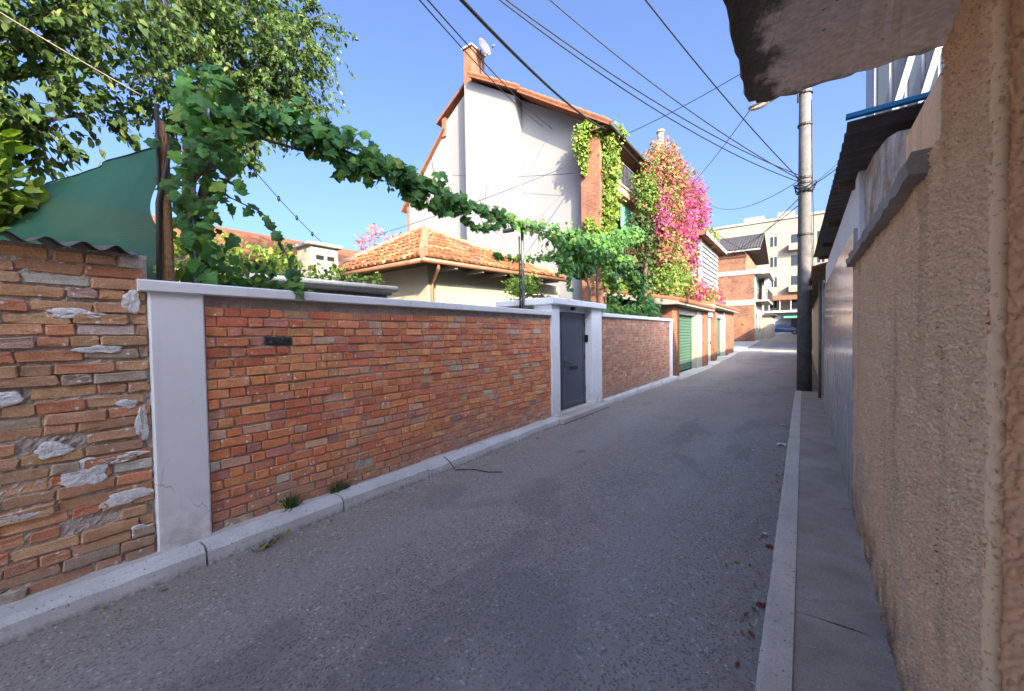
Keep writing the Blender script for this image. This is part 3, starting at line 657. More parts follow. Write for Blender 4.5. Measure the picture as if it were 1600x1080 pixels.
# ================================================================== RIGHT SIDE
rb = thing('roughcast_building', 'ochre roughcast building with a doorway at the right edge', 'building', (.34, 0, 0))
XR = .34
def rwall(name, mat, y0, y1, z0, z1, x0=XR, x1=.62, parent=rb): return part(name, mat, parent, (x0, x1, y0, y1, z0, z1), c=.012)
def fft_noise(nu, nv, du, dv, lo, hi, seed):
    """band-limited random relief (feature sizes lo..hi metres), unit deviation"""
    r = np.random.default_rng(seed); F = np.fft.fft2(r.normal(0, 1, (nu, nv))); k = np.hypot(np.fft.fftfreq(nu, du)[:, None], np.fft.fftfreq(nv, dv)[None])
    n = np.real(np.fft.ifft2(F * np.exp(-(k * lo * .7) ** 2) * (1 - np.exp(-(k * hi * .9) ** 2)))); return n / n.std()
def roughcast(name, mat, parent, axis, fixed, a0, a1, z0, z1, res, amp, lo, seed):
    """roughcast face as real relief: axis 'x' faces -X, axis 'y' faces -Y"""
    nu, nv = int((a1 - a0) / res) + 1, int((z1 - z0) / res) + 1; A, Z = np.meshgrid(np.linspace(a0, a1, nu), np.linspace(z0, z1, nv), indexing='ij')
    h = fft_noise(nu, nv, res, res, lo, lo * 4, seed); h = np.maximum(h, -1.1) * amp + fft_noise(nu, nv, res, res, .25, 1.5, seed + 1) * amp * .7
    o0 = root_loc(parent); D = fixed - h
    V = np.stack([D, A, Z] if axis == 'x' else [A, D, Z], -1).reshape(-1, 3) - np.array(o0)
    q = (np.arange(nu - 1)[:, None] * nv + np.arange(nv - 1)[None]).ravel(); F = np.stack([q, q + 1, q + nv + 1, q + nv] if axis == 'x' else [q, q + nv, q + nv + 1, q + 1], 1)
    me = bpy.data.meshes.new(name); me.vertices.add(len(V)); me.vertices.foreach_set('co', V.ravel().astype(np.float32)); me.loops.add(F.size); me.loops.foreach_set('vertex_index', F.ravel().astype(np.int32))
    me.polygons.add(len(F)); me.polygons.foreach_set('loop_start', np.arange(0, F.size, 4, dtype=np.int32)); me.update(calc_edges=True); me.materials.append(MT[mat]); me.polygons.foreach_set('use_smooth', [True] * len(F))
    o = bpy.data.objects.new(name, me); COL.objects.link(o); o.parent = parent; return o
rwall('wall_pier', 'stucco', 1.352, 1.752, .05, 2.62, XR + .012)
roughcast('roughcast', 'stucco', rb, 'x', XR, 1.345, 1.76, .05, 2.62, .004, .0040, .008, 3)
rwall('garden_wall', 'stucco', 1.753, 4.36, .05, 2.235, XR + .016, .60)
roughcast('roughcast', 'stucco', rb, 'x', XR + .003, 1.755, 4.365, .05, 2.24, .005, .0044, .009, 5)
m = MB(); r9 = random.Random(4); m.tube([(XR + .007 + r9.gauss(0, .0012), 1.352 + r9.gauss(0, .0012), .05 + k * .02) for k in range(128)], [.0150 + r9.uniform(-.0012, .0018) for k in range(128)], 8); m.build('corner_bead', 'stucco', rb, True)
roughcast('roughcast', 'stucco_jamb', rb, 'y', 1.345, .341, .95, .05, 2.55, .005, .0035, .014, 9)
part('upper_wall', 'stucco', rb, (.40, .60, 1.753, 2.74, 2.236, 2.60), c=.02)
m = MB(); m.prism([(2.741, 2.236), (4.345, 2.236), (4.345, 2.93), (3.9, 2.90), (3.3, 2.80), (2.95, 2.70), (2.741, 2.62)], 'x', .402, .60); m.build('upper_wall', 'worn', rb)
m = MB(); n = 30; vs = []; rr = random.Random(6)
for i in range(n + 1):
    yy = 1.93 + (4.36 - 1.93) * i / n; j = lambda s: rr.uniform(-s, s)
    vs += [(.43, yy, 2.17), (.288 + j(.006), yy, 2.178 + j(.006)), (.282 + j(.007), yy, 2.225 + j(.008)), (.305 + j(.008), yy, 2.255 + j(.008)), (.43, yy, 2.262)]
m.add(vs, [(i * 5 + k, i * 5 + k + 1, (i + 1) * 5 + k + 1, (i + 1) * 5 + k) for i in range(n) for k in range(4)] + [(4, 3, 2, 1, 0), tuple(n * 5 + k for k in range(5))]); m.build('ledge', 'concrete', rb)
# doorway recess behind the pier, then the building runs on behind the viewpoint
part('wall', 'stucco', rb, (XR, .62, -7.0, -.15, .05, 6.9), c=.012)
part('wall', 'stucco', rb, (XR, .62, -.149, 1.752, 2.62, 6.9), c=.012)
part('end_wall', 'stucco', rb, (.621, 7.0, 1.50, 1.75, .05, 6.9), c=.012)
part('rear_wall', 'stucco', rb, (6.8, 7.0, -7.0, 1.499, .05, 6.9), c=.012)
part('end_wall', 'stucco', rb, (.621, 6.79, -7.0, -6.8, .05, 6.9), c=.012)
part('roof', 'concrete', rb, (.2, 7.2, -7.2, 1.75, 6.901, 7.0), c=.02)
dr = part('door', 'greydoor', rb, (.90, .949, -.14, 1.29, .12, 2.45)); part('step', 'concrete', rb, (.345, .90, -.14, 1.29, .05, .15))
# concrete canopy slab over the doorway, broken edges
cs = MB(); rr = random.Random(31); top, bot = [], []
def edge(a, b, n, jit):
    out = []
    for i in range(n):
        t = i / n; out.append((a[0] + (b[0] - a[0]) * t + rr.gauss(0, jit), a[1] + (b[1] - a[1]) * t + rr.gauss(0, jit)))
    return out
ol = edge((.46, -.45), (-.165, -.45), 20, .004) + edge((-.17, -.45), (-.172, 1.69), 60, .0045) + edge((-.165, 1.715), (-.12, 1.758), 5, .003) + edge((-.12, 1.758), (.46, 1.745), 24, .004)
n = len(ol); cx, cy = .12, .65
sc = lambda p, k: (p[0] + (cx - p[0]) * k, p[1] + (cy - p[1]) * k)
rings = []
for zz, k, jit in ((2.535, .10, .004), (2.512, .022, .004), (2.53, .004, .006), (2.585, 0, .008), (2.65, .003, .006), (2.675, .03, .003)):
    rings.append([(*sc(p, k), zz + rr.uniform(-jit, jit)) for p in ol])
vs = [v for rg in rings for v in rg]; fs = [(i * n + k, i * n + (k + 1) % n, (i + 1) * n + (k + 1) % n, (i + 1) * n + k) for i in range(5) for k in range(n)]
vs += [(cx, cy, 2.545), (cx, cy, 2.68)]; fs += [((k + 1) % n, k, 6 * n) for k in range(n)] + [(5 * n + k, 5 * n + (k + 1) % n, 6 * n + 1) for k in range(n)]
cs.add([(x, y, z - .03) for x, y, z in vs], fs); cs.build('canopy_slab', 'slab', rb)

# white street wall with polished panels and corrugated roof
wb = thing('white_shed', 'low white building with polished grey wall panels and a corrugated roof', 'building', (.36, 7, 0))
part('wall', 'whitewall', wb, (.362, .60, 4.361, 10.3, .05, 2.955), c=.008)
part('rear_wall', 'whitewall', wb, (2.0, 2.1, 3.35, 10.3, .05, 2.90))
for k in range(6):
    a = 4.40 + k * .975; part('wall_panel', 'panel', wb, (.335, .361, a + .003, a + .972, .10, 2.50 + .004 * k), c=.003)
def corr(xa, xb, x1, y0, y1, za, zb, pitch, amp):
    """corrugated sheet: ridges run across the street wall, wave along it; eave edge climbs from za to zb"""
    m = MB(); n = int((y1 - y0) / pitch * 8)
    m.grid(lambda u, v: (xa + (xb - xa) * u if v == 0 else x1, y0 + (y1 - y0) * u, za + (zb - za) * u + .03 * v + amp * math.sin(2 * math.pi * (y1 - y0) * u / pitch)), n, 1)
    return m
m = corr(.222, .195, 2.15, 3.3, 7.0, 2.945, 3.07, .19, .02); o = m.build('roof_sheet', 'sheet', wb, True); o.modifiers.new('t', 'SOLIDIFY').thickness = .005
m = corr(.190, .165, 2.15, 6.95, 10.4, 3.05, 3.17, .19, .02); o = m.build('roof_sheet', 'sheet', wb, True); o.modifiers.new('t', 'SOLIDIFY').thickness = .005
m = MB(); m.prism([(.21, 2.965), (2.15, 2.995), (2.15, 3.02), (.21, 2.99)], 'y', 3.26, 3.30); m.build('edge_flashing', 'blue', wb)
for k in range(4):
    m = MB(); m.box(.25, 2.0, 4.6 + 1.9 * k, 4.68 + 1.9 * k, 2.89 + .07 * k, 2.955 + .07 * k); m.build('rafter', 'soffit', wb)
# unseen house added behind the low shed to keep the street in shade
hb = thing('unseen_shade_house', 'tall unseen house added behind the low white building to shade the street', 'building', (5, 6, 0))
part('wall', 'ochre', hb, (2.4, 7.6, 1.9, 7.4, .0, 7.5)); m = MB(); m.prism([(2.1, 7.51), (7.9, 7.51), (5, 8.8)], 'y', 1.8, 7.6); m.build('roof', 'terracotta', hb)
# lane-side lean-to past the pole
lb = thing('tiled_lean_to', 'small cream lean-to with tiled eave just past the utility pole', 'building', (.5, 12, 0))
part('wall', 'ochre', lb, (.40, .7, 10.31, 13.4, .0, 2.75)); part('wall', 'ochre', lb, (.42, 4.5, 13.41, 28.0, 0, 2.95))
m = MB(); m.prism([(.18, 2.80), (3.0, 3.5), (3.0, 3.58), (.18, 2.90)], 'y', 10.45, 28.2); m.build('roof', 'soffit', lb)
m = MB(); r1 = random.Random(3)
for k in range(80):
    yy = 10.55 + .22 * k; m.tube([(.15, yy, 2.93), (2.9, yy, 3.61)], .075, 6)
m.build('roof_tiles', 'terracotta', lb, True)
for k, xx in enumerate((.30, .37)):
    m = MB(); m.tube([(xx, 11.2 + .5 * k, .1), (xx, 11.2 + .5 * k, 2.8)], .03, 8); m.build('downpipe', 'pvc' if k else 'steel', lb, True)

fh = thing('far_shade_house', 'low cream house added past the lean-to to shade the far road', 'house', (3, 45, 1))  # added house: its shadow closes off the sunlit band on the road
part('wall', 'ochre', fh, (.75, 8, 36, 70, .3, 4.6)); m = MB(); m.prism([(.45, 4.61), (8.3, 4.61), (4.4, 5.9)], 'y', 35.7, 70.3); m.build('roof', 'terracotta', fh)
# utility pole with street lamp
up = thing('utility_pole', 'round grey concrete utility pole carrying cables and a street lamp', 'utility pole', (.02, 12.85, 0))
m = MB(); m.tube([(.02, 12.85, -.2), (.02, 12.85, 2), (.02, 12.85, 5), (.02, 12.85, 9.4)], [.165, .158, .145, .12], 14); m.build('pole', 'polecon', up, True)
for zz in (4.1, 5.2, 5.42, 5.55, 6.9, 7.7):
    m = MB(); m.tube([(.02, 12.85, zz), (.02, 12.85, zz + .05)], .165, 14); m.build('band', 'darksteel', up)
m = MB(); m.tube([(.02, 12.68, 7.85), (-.2, 12.6, 7.88), (-.44, 12.55, 7.80)], .028, 8); m.build('lamp_arm', 'steel', up, True)
m = MB()
prof = [(-.40, 7.78, .03), (-.45, 7.78, .075), (-.65, 7.74, .13), (-.95, 7.68, .14), (-1.15, 7.64, .10), (-1.22, 7.63, .02)]
ringv = []; nn = 12
for x, z, r_ in prof:
    for k in range(nn):
        a = 2 * math.pi * k / nn; ringv.append((x, 12.54 + r_ * math.cos(a), z + .62 * r_ * math.sin(a)))
m.add(ringv, [(i * nn + k, i * nn + (k + 1) % nn, (i + 1) * nn + (k + 1) % nn, (i + 1) * nn + k) for i in range(len(prof) - 1) for k in range(nn)] + [tuple(range(nn)), tuple((len(prof) - 1) * nn + k for k in range(nn))])
lh = m.build('lamp_head', 'lamp', up, True)
m = MB(); m.grid(lambda u, v: (-.72 - .44 * u, 12.54 + .1 * math.cos(math.pi * v) * (1 - .3 * u), 7.68 - .11 * u - .085 * math.sin(math.pi * v) * math.sin(math.pi * (.15 + .8 * u))), 8, 8); m.build('lamp_bowl', 'lampglass', lh, True)
m = MB(); m.tube([(-.13, 12.75, 7.5), (-.13, 12.75, 8.0)], .02, 6); m.tube([(.19, 12.8, 3.2), (.2, 12.78, 4.5), (.17, 12.8, 6.2), (.15, 12.8, 7.5)], .012, 5); m.build('conduit', 'darksteel', up, True)
m = MB(); r1 = random.Random(12)
for k in range(3):
    m.tube([(.02 + (.20 + .02 * k) * math.cos(a), 12.85 + (.20 + .02 * k) * math.sin(a), 5.3 + .09 * math.sin(a * 2 + k) + .03 * k) for a in [q * .45 for q in range(15)]], .014, 5)
m.build('cable_coil', 'cable', up, True)

# glazed office block beyond the roofs on the right
ob = thing('office_block', 'white office block with dark glazing and slanting white fins above the roof', 'building', (7, 31, .3))
part('wall', 'tower', ob, (3.15, 8.0, 30.3, 34, .3, 26.0))
for k in range(7):
    a = 3.3 + k * .62; part('window', 'glass', ob, (a, a + .46, 30.23, 30.299, 10.5, 25))
for k in range(4):
    m = MB(); x = 3.0 + k * 1.0; m.prism([(x, 10), (x + .28, 10), (x + 4.1, 26), (x + 3.8, 26)], 'y', 29.9, 30.228); m.build('fin', 'tower', ob)

# ================================================================== LOW TILED HOUSE
lh_ = thing('tiled_house', 'low cream house with an orange clay tile hip roof behind the wall', 'house', (-8.5, 9, 0))
EX, EY, EZ = -6.75, 5.95, 3.40
part('wall', 'ochre', lh_, (-11.5, -7.30, 6.55, 13.0, 0, 3.42))
A = Vector((EX, EY, EZ)); B = Vector((EX, 12.35, 3.60)); Cc = Vector((-11.2, EY, 3.40)); D = Vector((-11.2, 12.35, 3.6))
T1 = Vector((-9.25, 8.25, 4.82)); T2 = Vector((-9.9, 8.25, 4.82))
m = MB(); m.add([A, B, T1, T2, Cc, D], [(0, 1, 2), (0, 2, 3, 4), (1, 5, 3, 2), (4, 3, 5)]); m.add([A - Vector((0, 0, .05)), B - Vector((0, 0, .05)), D - Vector((0, 0, .05)), Cc - Vector((0, 0, .05))], [(0, 3, 2, 1)])
m.build('roof_deck', 'soffit', lh_)
tm = MB(); r1 = random.Random(15)
def tiles_on(poly, e0, e1, width=.185, length=.36):
    """barrel tiles on a planar roof face; e0-e1 is its eave"""
    ex = (e1 - e0).normalized(); nrm = (poly[1] - poly[0]).cross(poly[2] - poly[0]).normalized()
    if nrm.z < 0: nrm = -nrm
    uy = nrm.cross(ex); uy = uy if uy.z > 0 else -uy
    P2 = [((p - e0).dot(ex), (p - e0).dot(uy)) for p in poly]
    def inside(x, y):
        c = False
        for i in range(len(P2)):
            (x1, y1), (x2, y2) = P2[i], P2[i - 1]
            if (y1 > y) != (y2 > y) and x < (x2 - x1) * (y - y1) / (y2 - y1) + x1: c = not c
        return c
    mx = max(p[0] for p in P2); my = max(p[1] for p in P2); j = 0; yy = -.05
    while yy < my:
        k = 0; xx = width * .5
        while xx < mx:
            if inside(xx, yy + .12):
                r_ = width * .40; jx, jy = r1.gauss(0, .012), r1.gauss(0, .018); tw = r1.gauss(0, .03)
                k_ = r1.uniform(.7, 1.25); base = r1.choice([(.235, .085, .030), (.20, .07, .025), (.25, .11, .045), (.16, .056, .025), (.21, .125, .07)])
                tm.col = tuple(min(.8, q * k_) for q in base); vs = []
                for s_ in (0, 1):
                    for a in range(6):
                        t = math.pi * a / 5; rr_ = r_ * (1.0 - .14 * s_)
                        p = e0 + ex * (xx + jx + tw * s_ * length + rr_ * math.cos(t)) + uy * (yy + jy + s_ * (length + .07)) + nrm * (.02 + rr_ * .85 * math.sin(t) + .028 * (1 - s_)); vs.append(p)
                fs = [(a, a + 1, 7 + a, 6 + a) for a in range(5)] + [(5, 4, 3, 2, 1, 0)]
                tm.add(vs, fs)
            xx += width; k += 1
        yy += length; j += 1
tiles_on([A, B, T1], A, B); tiles_on([A, T1, T2, Cc], A, Cc)
# ridge and hip tiles
def ridge(p, q):
    L = (q - p).length; n = max(2, int(L / .34))
    for i in range(n):
        a = p.lerp(q, i / n); b = p.lerp(q, (i + 1.15) / n); k_ = r1.uniform(.85, 1.2); tm.col = (.24 * k_, .14 * k_, .09 * k_)
        tm.tube([a + Vector((0, 0, .08)), b + Vector((0, 0, .05))], [.115, .095], 8)
for a, b in ((A, T1), (T1, T2), (B, T1), (Cc, T2)): ridge(a, b)
tag(tm.build('roof_tiles', 'tile', lh_), kind='stuff')
m = MB(); m.prism([(EX - .02, -.07), (EX + .10, -.07), (EX + .12, .03), (EX - .02, .03)], 'y', 0, 1)
m = MB(); m.tube([(EX + .06, EY - .1, 3.33), (EX + .06, 12.4, 3.53)], .055, 8); gt = m.build('gutter', 'copper', lh_, True)
m = MB(); m.tube([(EX + .05, EY - .05, 3.33), (-11.2, EY - .05, 3.33)], .055, 8); m.build('gutter', 'copper', lh_, True)
m = MB(); m.tube([(EX + .03, 6.35, 3.33), (EX - .02, 6.4, 3.2), (-7.22, 6.62, 2.98), (-7.24, 6.64, 2.85), (-7.24, 6.64, .3)], .045, 8); m.build('downpipe', 'copper', lh_, True)
for k in range(6):
    m = MB(); m.box(-7.3, EX + .02, 6.9 + k * .98, 7.0 + k * .98, 3.26 + .032 * k, 3.34 + .032 * k); m.build('rafter_end', 'whitetrim', lh_)
part('roof_soffit', 'soffit', lh_, (-11.1, EX - .08, EY + .05, EY + .56, 3.35, 3.37))

# neighbour roofs at far left behind the wall
nb = thing('neighbour_house', 'low red roofed house glimpsed far behind the wall shrubs', 'house', (-14, 6, 0))
part('wall', 'ochre', nb, (-17, -12.6, .5, 9.5, 0, 3.9)); m = MB(); m.prism([(-12.2, 3.85), (-12.2, 3.93), (-14.8, 5.2), (-17.4, 3.9), (-17.4, 3.85)], 'y', .3, 9.8); m.build('roof', 'terracotta', nb)
ch = thing('chimney_stack', 'squat cream chimney box with vents below the string of bulbs', 'chimney', (-9, 4.8, 2.8))
part('stack', 'jamb', ch, (-9.4, -8.8, 4.5, 5.15, 2.2, 3.72)); part('cap', 'concrete', ch, (-9.48, -8.72, 4.42, 5.23, 3.721, 3.80), c=.015)
part('vent', 'black', ch, (-8.8, -8.792, 4.62, 4.80, 3.42, 3.52)); part('vent', 'black', ch, (-8.8, -8.792, 4.88, 5.05, 3.42, 3.52))
ls = thing('yard_shed', 'lean-to shed with a round cream gutter pipe behind the coping', 'shed', (-6.5, 3.6, 0))
part('wall', 'ochre', ls, (-8.4, -6.25, 2.4, 4.6, 0, 2.42)); part('roof_slab', 'concrete', ls, (-8.5, -6.12, 2.2, 4.62, 2.421, 2.50), c=.01)
m = MB(); m.tube([(-6.02, 2.2, 2.50), (-6.02, 4.65, 2.53)], .05, 10); m.build('gutter_pipe', 'pvc', ls, True)

# ================================================================== WHITE HOUSE
wh = thing('white_house', 'tall white gabled house with brick corner pier and terracotta verge', 'house', (-10, 18, 0))
GY = 14.0
m = MB(); m.prism([(-18.0, 0), (-14.95, 0), (-14.95, 12.45), (-18.0, 9.15)], 'y', GY + .9, 24); m.build('side_wing', 'gable', wh)
m = MB(); m.prism([(-14.95, 0), (-9.9, 0), (-9.9, 11.80), (-12.78, 13.50), (-13.3, 13.9), (-14.95, 12.75)], 'y', GY + .9, 24); m.build('wall', 'gable', wh)
m = MB(); m.prism([(-12.82, 0), (-9.92, 0), (-9.92, 11.82), (-12.35, 13.35), (-12.82, 13.35)], 'y', GY, GY + .899); m.build('chimney_breast', 'gable', wh)
m = MB(); m.prism([(-9.9, 0), (-6.9, 0), (-6.9, 10.02), (-9.9, 11.86)], 'y', GY + .50, 24); m.build('gable_wall', 'gable', wh)
part('corner_pier', 'pier', wh, (-6.90, -6.12, GY + .02, 14.9, 0, 9.55), c=.01)
part('brick_quoin', 'pier', wh, (-18.2, -18.001, GY + .85, 24, 0, 9.0)); part('brick_quoin', 'pier', wh, (-15.2, -14.951, GY + .82, GY + 1.5, 12.0, 12.95))
# roof planes with verge tiles
def roofplane(x0, z0, x1, z1, y0, y1, th=.12):
    m = MB(); m.prism([(x0, z0), (x1, z1), (x1, z1 + th), (x0, z0 + th)], 'y', y0, y1); return m
roofplane(-12.30, 13.43, -9.55, 11.80, GY - .30, 24.3).build('roof', 'terracotta', wh)
roofplane(-9.60, 11.74, -5.60, 9.10, GY - .30, 24.3).build('roof', 'terracotta', wh)
roofplane(-15.5, 12.72, -13.25, 14.12, GY + .70, 24.3).build('roof', 'terracotta', wh)
roofplane(-18.5, 8.75, -14.96, 12.35, GY + .70, 24.3).build('roof', 'terracotta', wh)
m = MB(); r1 = random.Random(8)
for a, b in (((-12.30, 13.57), (-9.55, 11.94)), ((-9.6, 11.88), (-5.62, 9.24))):
    n = 9 if a[0] < -10 else 13
    for i in range(n):
        u, v = i / n, (i + 1.2) / n; m.tube([(a[0] + (b[0] - a[0]) * u, GY - .24, a[1] + (b[1] - a[1]) * u + .03), (a[0] + (b[0] - a[0]) * v, GY - .24, a[1] + (b[1] - a[1]) * v)], [.09, .075], 7)
m.build('verge_tiles', 'terracotta', wh)
part('soffit', 'soffit', wh, (-6.88, -5.72, GY - .2, 24.0, 9.15, 9.22))
m = MB(); m.tube([(-5.55, GY - .3, 9.1), (-5.55, 24.3, 9.1)], .06, 8); m.build('gutter', 'darksteel', wh, True)
ck = part('chimney', 'pier', wh, (-12.86, -12.36, GY + .03, GY + .95, 13.30, 15.0)); part('cap', 'concrete', ck, (-12.93, -12.29, GY - .04, GY + 1.02, 15.001, 15.09))
part('chimney', 'jamb', wh, (-6.35, -5.85, 21.6, 22.1, 9.2, 11.75), c=.01)
m = MB(); m.tube([(-6.1, 21.85, 11.75), (-6.1, 21.85, 12.2)], .16, 12); m.tube([(-6.1, 21.85, 12.2), (-6.1, 21.85, 12.32)], [.24, .18], 12); m.build('chimney_pot', 'concrete', wh, True)
# street facade: windows, balcony, bands
part('facade_band', 'pinkwall', wh, (-6.9, -6.72, 14.91, 23.9, 4.9, 6.25)); part('facade_band', 'pinkwall', wh, (-6.9, -6.72, 14.91, 23.9, 7.9, 8.1)); part('facade_band', 'pinkwall', wh, (-6.9, -6.72, 14.91, 23.9, 2.8, 3.4))
bal = part('balcony', 'pinkwall', wh, (-6.72, -6.0, 15.4, 20.6, 7.35, 7.65)); part('balcony_slab', 'whitetrim', bal, (-6.72, -5.95, 15.35, 20.65, 7.651, 7.73))
m = MB()
for k in range(34): m.box(-6.02, -6.0, 15.45 + k * .155, 15.47 + k * .155, 7.73, 8.6)
m.box(-6.04, -5.98, 15.42, 20.6, 8.6, 8.64); m.build('railing', 'steel', bal)
for a, b, c, d_ in ((15.6, 17.4, 7.75, 9.0), (17.9, 20.6, 7.75, 9.0), (15.5, 17.2, 6.3, 7.3), (17.8, 20.4, 6.3, 7.3), (15.6, 20.4, 3.5, 4.85)):
    wn = part('window', 'glassb', wh, (-6.9, -6.86, a, b, c, d_)); part('frame', 'whitetrim', wn, (-6.86, -6.80, a, a + .07, c, d_), (-6.86, -6.80, b - .07, b, c, d_), (-6.86, -6.80, (a + b) / 2 - .04, (a + b) / 2 + .04, c, d_))
m = MB(); m.grid(lambda u, v: (-6.35 + .05 * math.sin(u * 40), 16.7 + 1.6 * u, 7.25 - 1.0 * v), 40, 2); m.build('curtain', 'awning', wh)
# dish
ds = thing('satellite_dish', 'grey satellite dish on the brick chimney of the white house', 'satellite dish', (-12.1, GY + .5, 13.4))
m = MB(); dn = Vector((.95, -.05, .25)).normalized(); dc = Vector((-12.0, GY + .45, 14.95)); du = dn.cross(Vector((0, 0, 1))).normalized(); dv = du.cross(dn)
m.grid(lambda u, v: tuple(dc + (du * math.cos(2 * math.pi * v) + dv * math.sin(2 * math.pi * v)) * .40 * u + dn * .11 * u * u), 6, 24); o = m.build('dish', 'grey', ds, True); o.modifiers.new('t', 'SOLIDIFY').thickness = .02
m = MB(); m.tube([dc - dv * .45, dc + dn * .55 - dv * .35], .015, 6); m.tube([dc + dn * .50 - dv * .36, dc + dn * .62 - dv * .30], .045, 8); m.build('feed_arm', 'grey', ds, True)
m = MB(); m.tube([(-12.2, GY + .5, 13.4), (-12.2, GY + .5, 15.0), tuple(dc)], .03, 6); m.build('mast', 'steel', ds, True)

# wing with louvred windows over the garages
wg = thing('side_wing', 'raised wing with barred and louvred windows above the garages', 'building', (-5.5, 24, 2.8))
part('wall', 'pinkwall', wg, (-6.88, -4.2, 22.0, 27.2, 2.6, 3.95)); part('wall', 'jamb', wg, (-6.88, -4.28, 22.08, 27.1, 3.951, 6.45))
wl = part('window', 'frost', wg, (-5.9, -4.32, 22.02, 22.079, 4.0, 6.0))
m = MB()
for k in range(6): m.box(-5.9 + k * .31, -5.87 + k * .31, 21.98, 22.019, 4.0, 6.0)
for k in range(7): m.box(-5.9, -4.32, 21.985, 22.015, 4.0 + k * .33, 4.03 + k * .33)
m.build('window_bars', 'whitetrim', wl)
lv = part('louvre_window', 'frost', wg, (-4.279, -4.262, 22.2, 27.0, 4.0, 6.4))
for k in range(9):
    m = MB(); m.prism([(-4.262, 4.03 + k * .26), (-4.17, 4.03 + k * .26), (-4.24, 4.25 + k * .26)], 'y', 22.15, 27.0); m.build('louvre', 'whitetrim', lv)
part('corner_post', 'whitetrim', wg, (-4.33, -4.16, 21.95, 22.10, 3.96, 6.45))
m = MB(); m.prism([(-3.85, 6.46), (-3.85, 6.56), (-5.6, 7.35), (-7.4, 6.5)], 'y', 21.5, 27.6); m.build('roof', 'terracotta', wg)
m = MB(); m.prism([(-3.84, 6.40), (-3.80, 6.40), (-3.80, 6.60), (-3.84, 6.60)], 'y', 21.45, 27.65); m.build('fascia', 'whitetrim', wg)

# ================================================================== GARAGES
ga = thing('garage_block', 'low garage block with brick piers and green roller shutters under bougainvillea', 'garage', (-4.5, 22, 0))
for a, b in ((14.64, 15.62), (20.0, 21.15), (23.15, 23.6), (26.75, 29.9)):
    part('brick_pier', 'pier', ga, (-4.1, XW + .02, a, b, 0, 2.62 + gz(b)), c=.012)
part('jamb', 'jamb', ga, (-4.1, XW - .03, 18.86, 19.99, 0, 2.62)); part('jamb', 'jamb', ga, (-4.1, XW - .03, 26.2, 26.74, .1, 2.8))
part('side_wall', 'jamb', ga, (-6.85, -4.11, 14.7, 14.9, 0, 2.7)); part('rear_wall', 'jamb', ga, (-6.88, -6.7, 14.91, 29.9, 0, 2.7))
part('lintel', 'jamb', ga, (-4.08, XW - .10, 15.63, 18.85, 2.36, 2.62)); part('lintel', 'jamb', ga, (-4.08, XW - .10, 21.16, 26.19, 2.42, 2.70))
def shutter(y0, y1, z0, z1):
    sh = part('roller_shutter', 'shutter', ga, (-4.06, -4.03, y0, y1, z0, z1)); n = int((z1 - z0) / .12)
    for k in range(n):
        m = MB(); a = z0 + k * .12; m.prism([(-4.03, a + .005), (-4.0, a + .03), (-4.0, a + .085), (-4.03, a + .115)], 'y', y0 + .02, y1 - .02); m.build('slat', 'shutter', sh)
    part('guide_rail', 'shutter', sh, (-4.03, -3.975, y0, y0 + .05, z0, z1), (-4.03, -3.975, y1 - .05, y1, z0, z1))
shutter(15.64, 18.84, .06, 2.355); shutter(23.61, 26.19, .12, 2.415)
gd = part('door', 'greydoor', ga, (-4.0, -3.95, 21.2, 23.1, .1, 2.4)); part('handle', 'darksteel', gd, (-3.949, -3.91, 22.85, 22.9, 1.0, 1.2))
for y0, y1, z in ((14.25, 21.1, 2.63), (21.11, 30.2, 2.86)):
    m = MB(); m.prism([(-3.42, z), (-3.42, z + .10), (-6.89, z + .75), (-6.89, z + .6), (-3.9, z)], 'y', y0, y1); m.build('roof_slab', 'jamb', ga)
    m = MB(); n = int((y1 - y0) / .2)
    for k in range(n): m.tube([(-3.36, y0 + .1 + .2 * k, z + .13), (-6.8, y0 + .1 + .2 * k, z + .78)], .085, 7)
    m.build('roof_tiles', 'terracotta', ga, True)

# ================================================================== FAR BRICK HOUSE
bh = thing('brick_house', 'unfinished three storey brick house with concrete bands and dark tiled roof', 'house', (-6, 48, .6))
Z0 = .62
part('wall', 'rubble', bh, (-9.5, -3.85, 45, 56, Z0 - .3, 4.2)); part('concrete_band', 'concrete', bh, (-9.55, -3.80, 44.95, 56.05, 4.201, 4.75))
part('wall', 'rubble', bh, (-9.5, -3.85, 45, 56, 4.751, 7.2)); part('concrete_band', 'concrete', bh, (-9.55, -3.30, 44.95, 56.05, 7.201, 7.65)); part('wall', 'rubble', bh, (-9.5, -4.6, 45, 56, 7.651, 9.5))
part('street_wall', 'jamb', bh, (-3.849, -3.80, 45.3, 56, Z0 - .3, 4.2)); part('street_wall', 'whitetrim', bh, (-3.849, -3.80, 45.3, 56, 4.751, 7.2))
m = MB(); m.add([(-3.3, 44.5, 9.55), (-9.9, 44.5, 9.55), (-9.9, 49.5, 11.8), (-3.3, 49.5, 11.8), (-3.3, 56.4, 9.6), (-9.9, 56.4, 9.6)], [(0, 1, 2, 3)][::1] + [(3, 2, 5, 4)]); o = m.build('roof', 'darkroof', bh); o.modifiers.new('t', 'SOLIDIFY').thickness = .12
m = MB()
for k in range(26):
    x = -3.35 - k * .25; m.tube([(x, 44.45, 9.62), (x, 49.5, 11.88)], .08, 6)
m.build('roof_tiles', 'darkroof', bh, True); part('fascia', 'whitetrim', bh, (-9.9, -3.3, 44.38, 44.45, 9.40, 9.55))
bl = part('balcony', 'concrete', bh, (-3.80, -2.75, 45.6, 53.0, 4.55, 4.74))
m = MB()
for k in range(30): m.box(-2.80, -2.77, 45.65 + k * .245, 45.68 + k * .245, 4.74, 5.7)
for k in range(5): m.box(-3.78 + k * .22, -3.75 + k * .22, 45.63, 45.66, 4.74, 5.7)
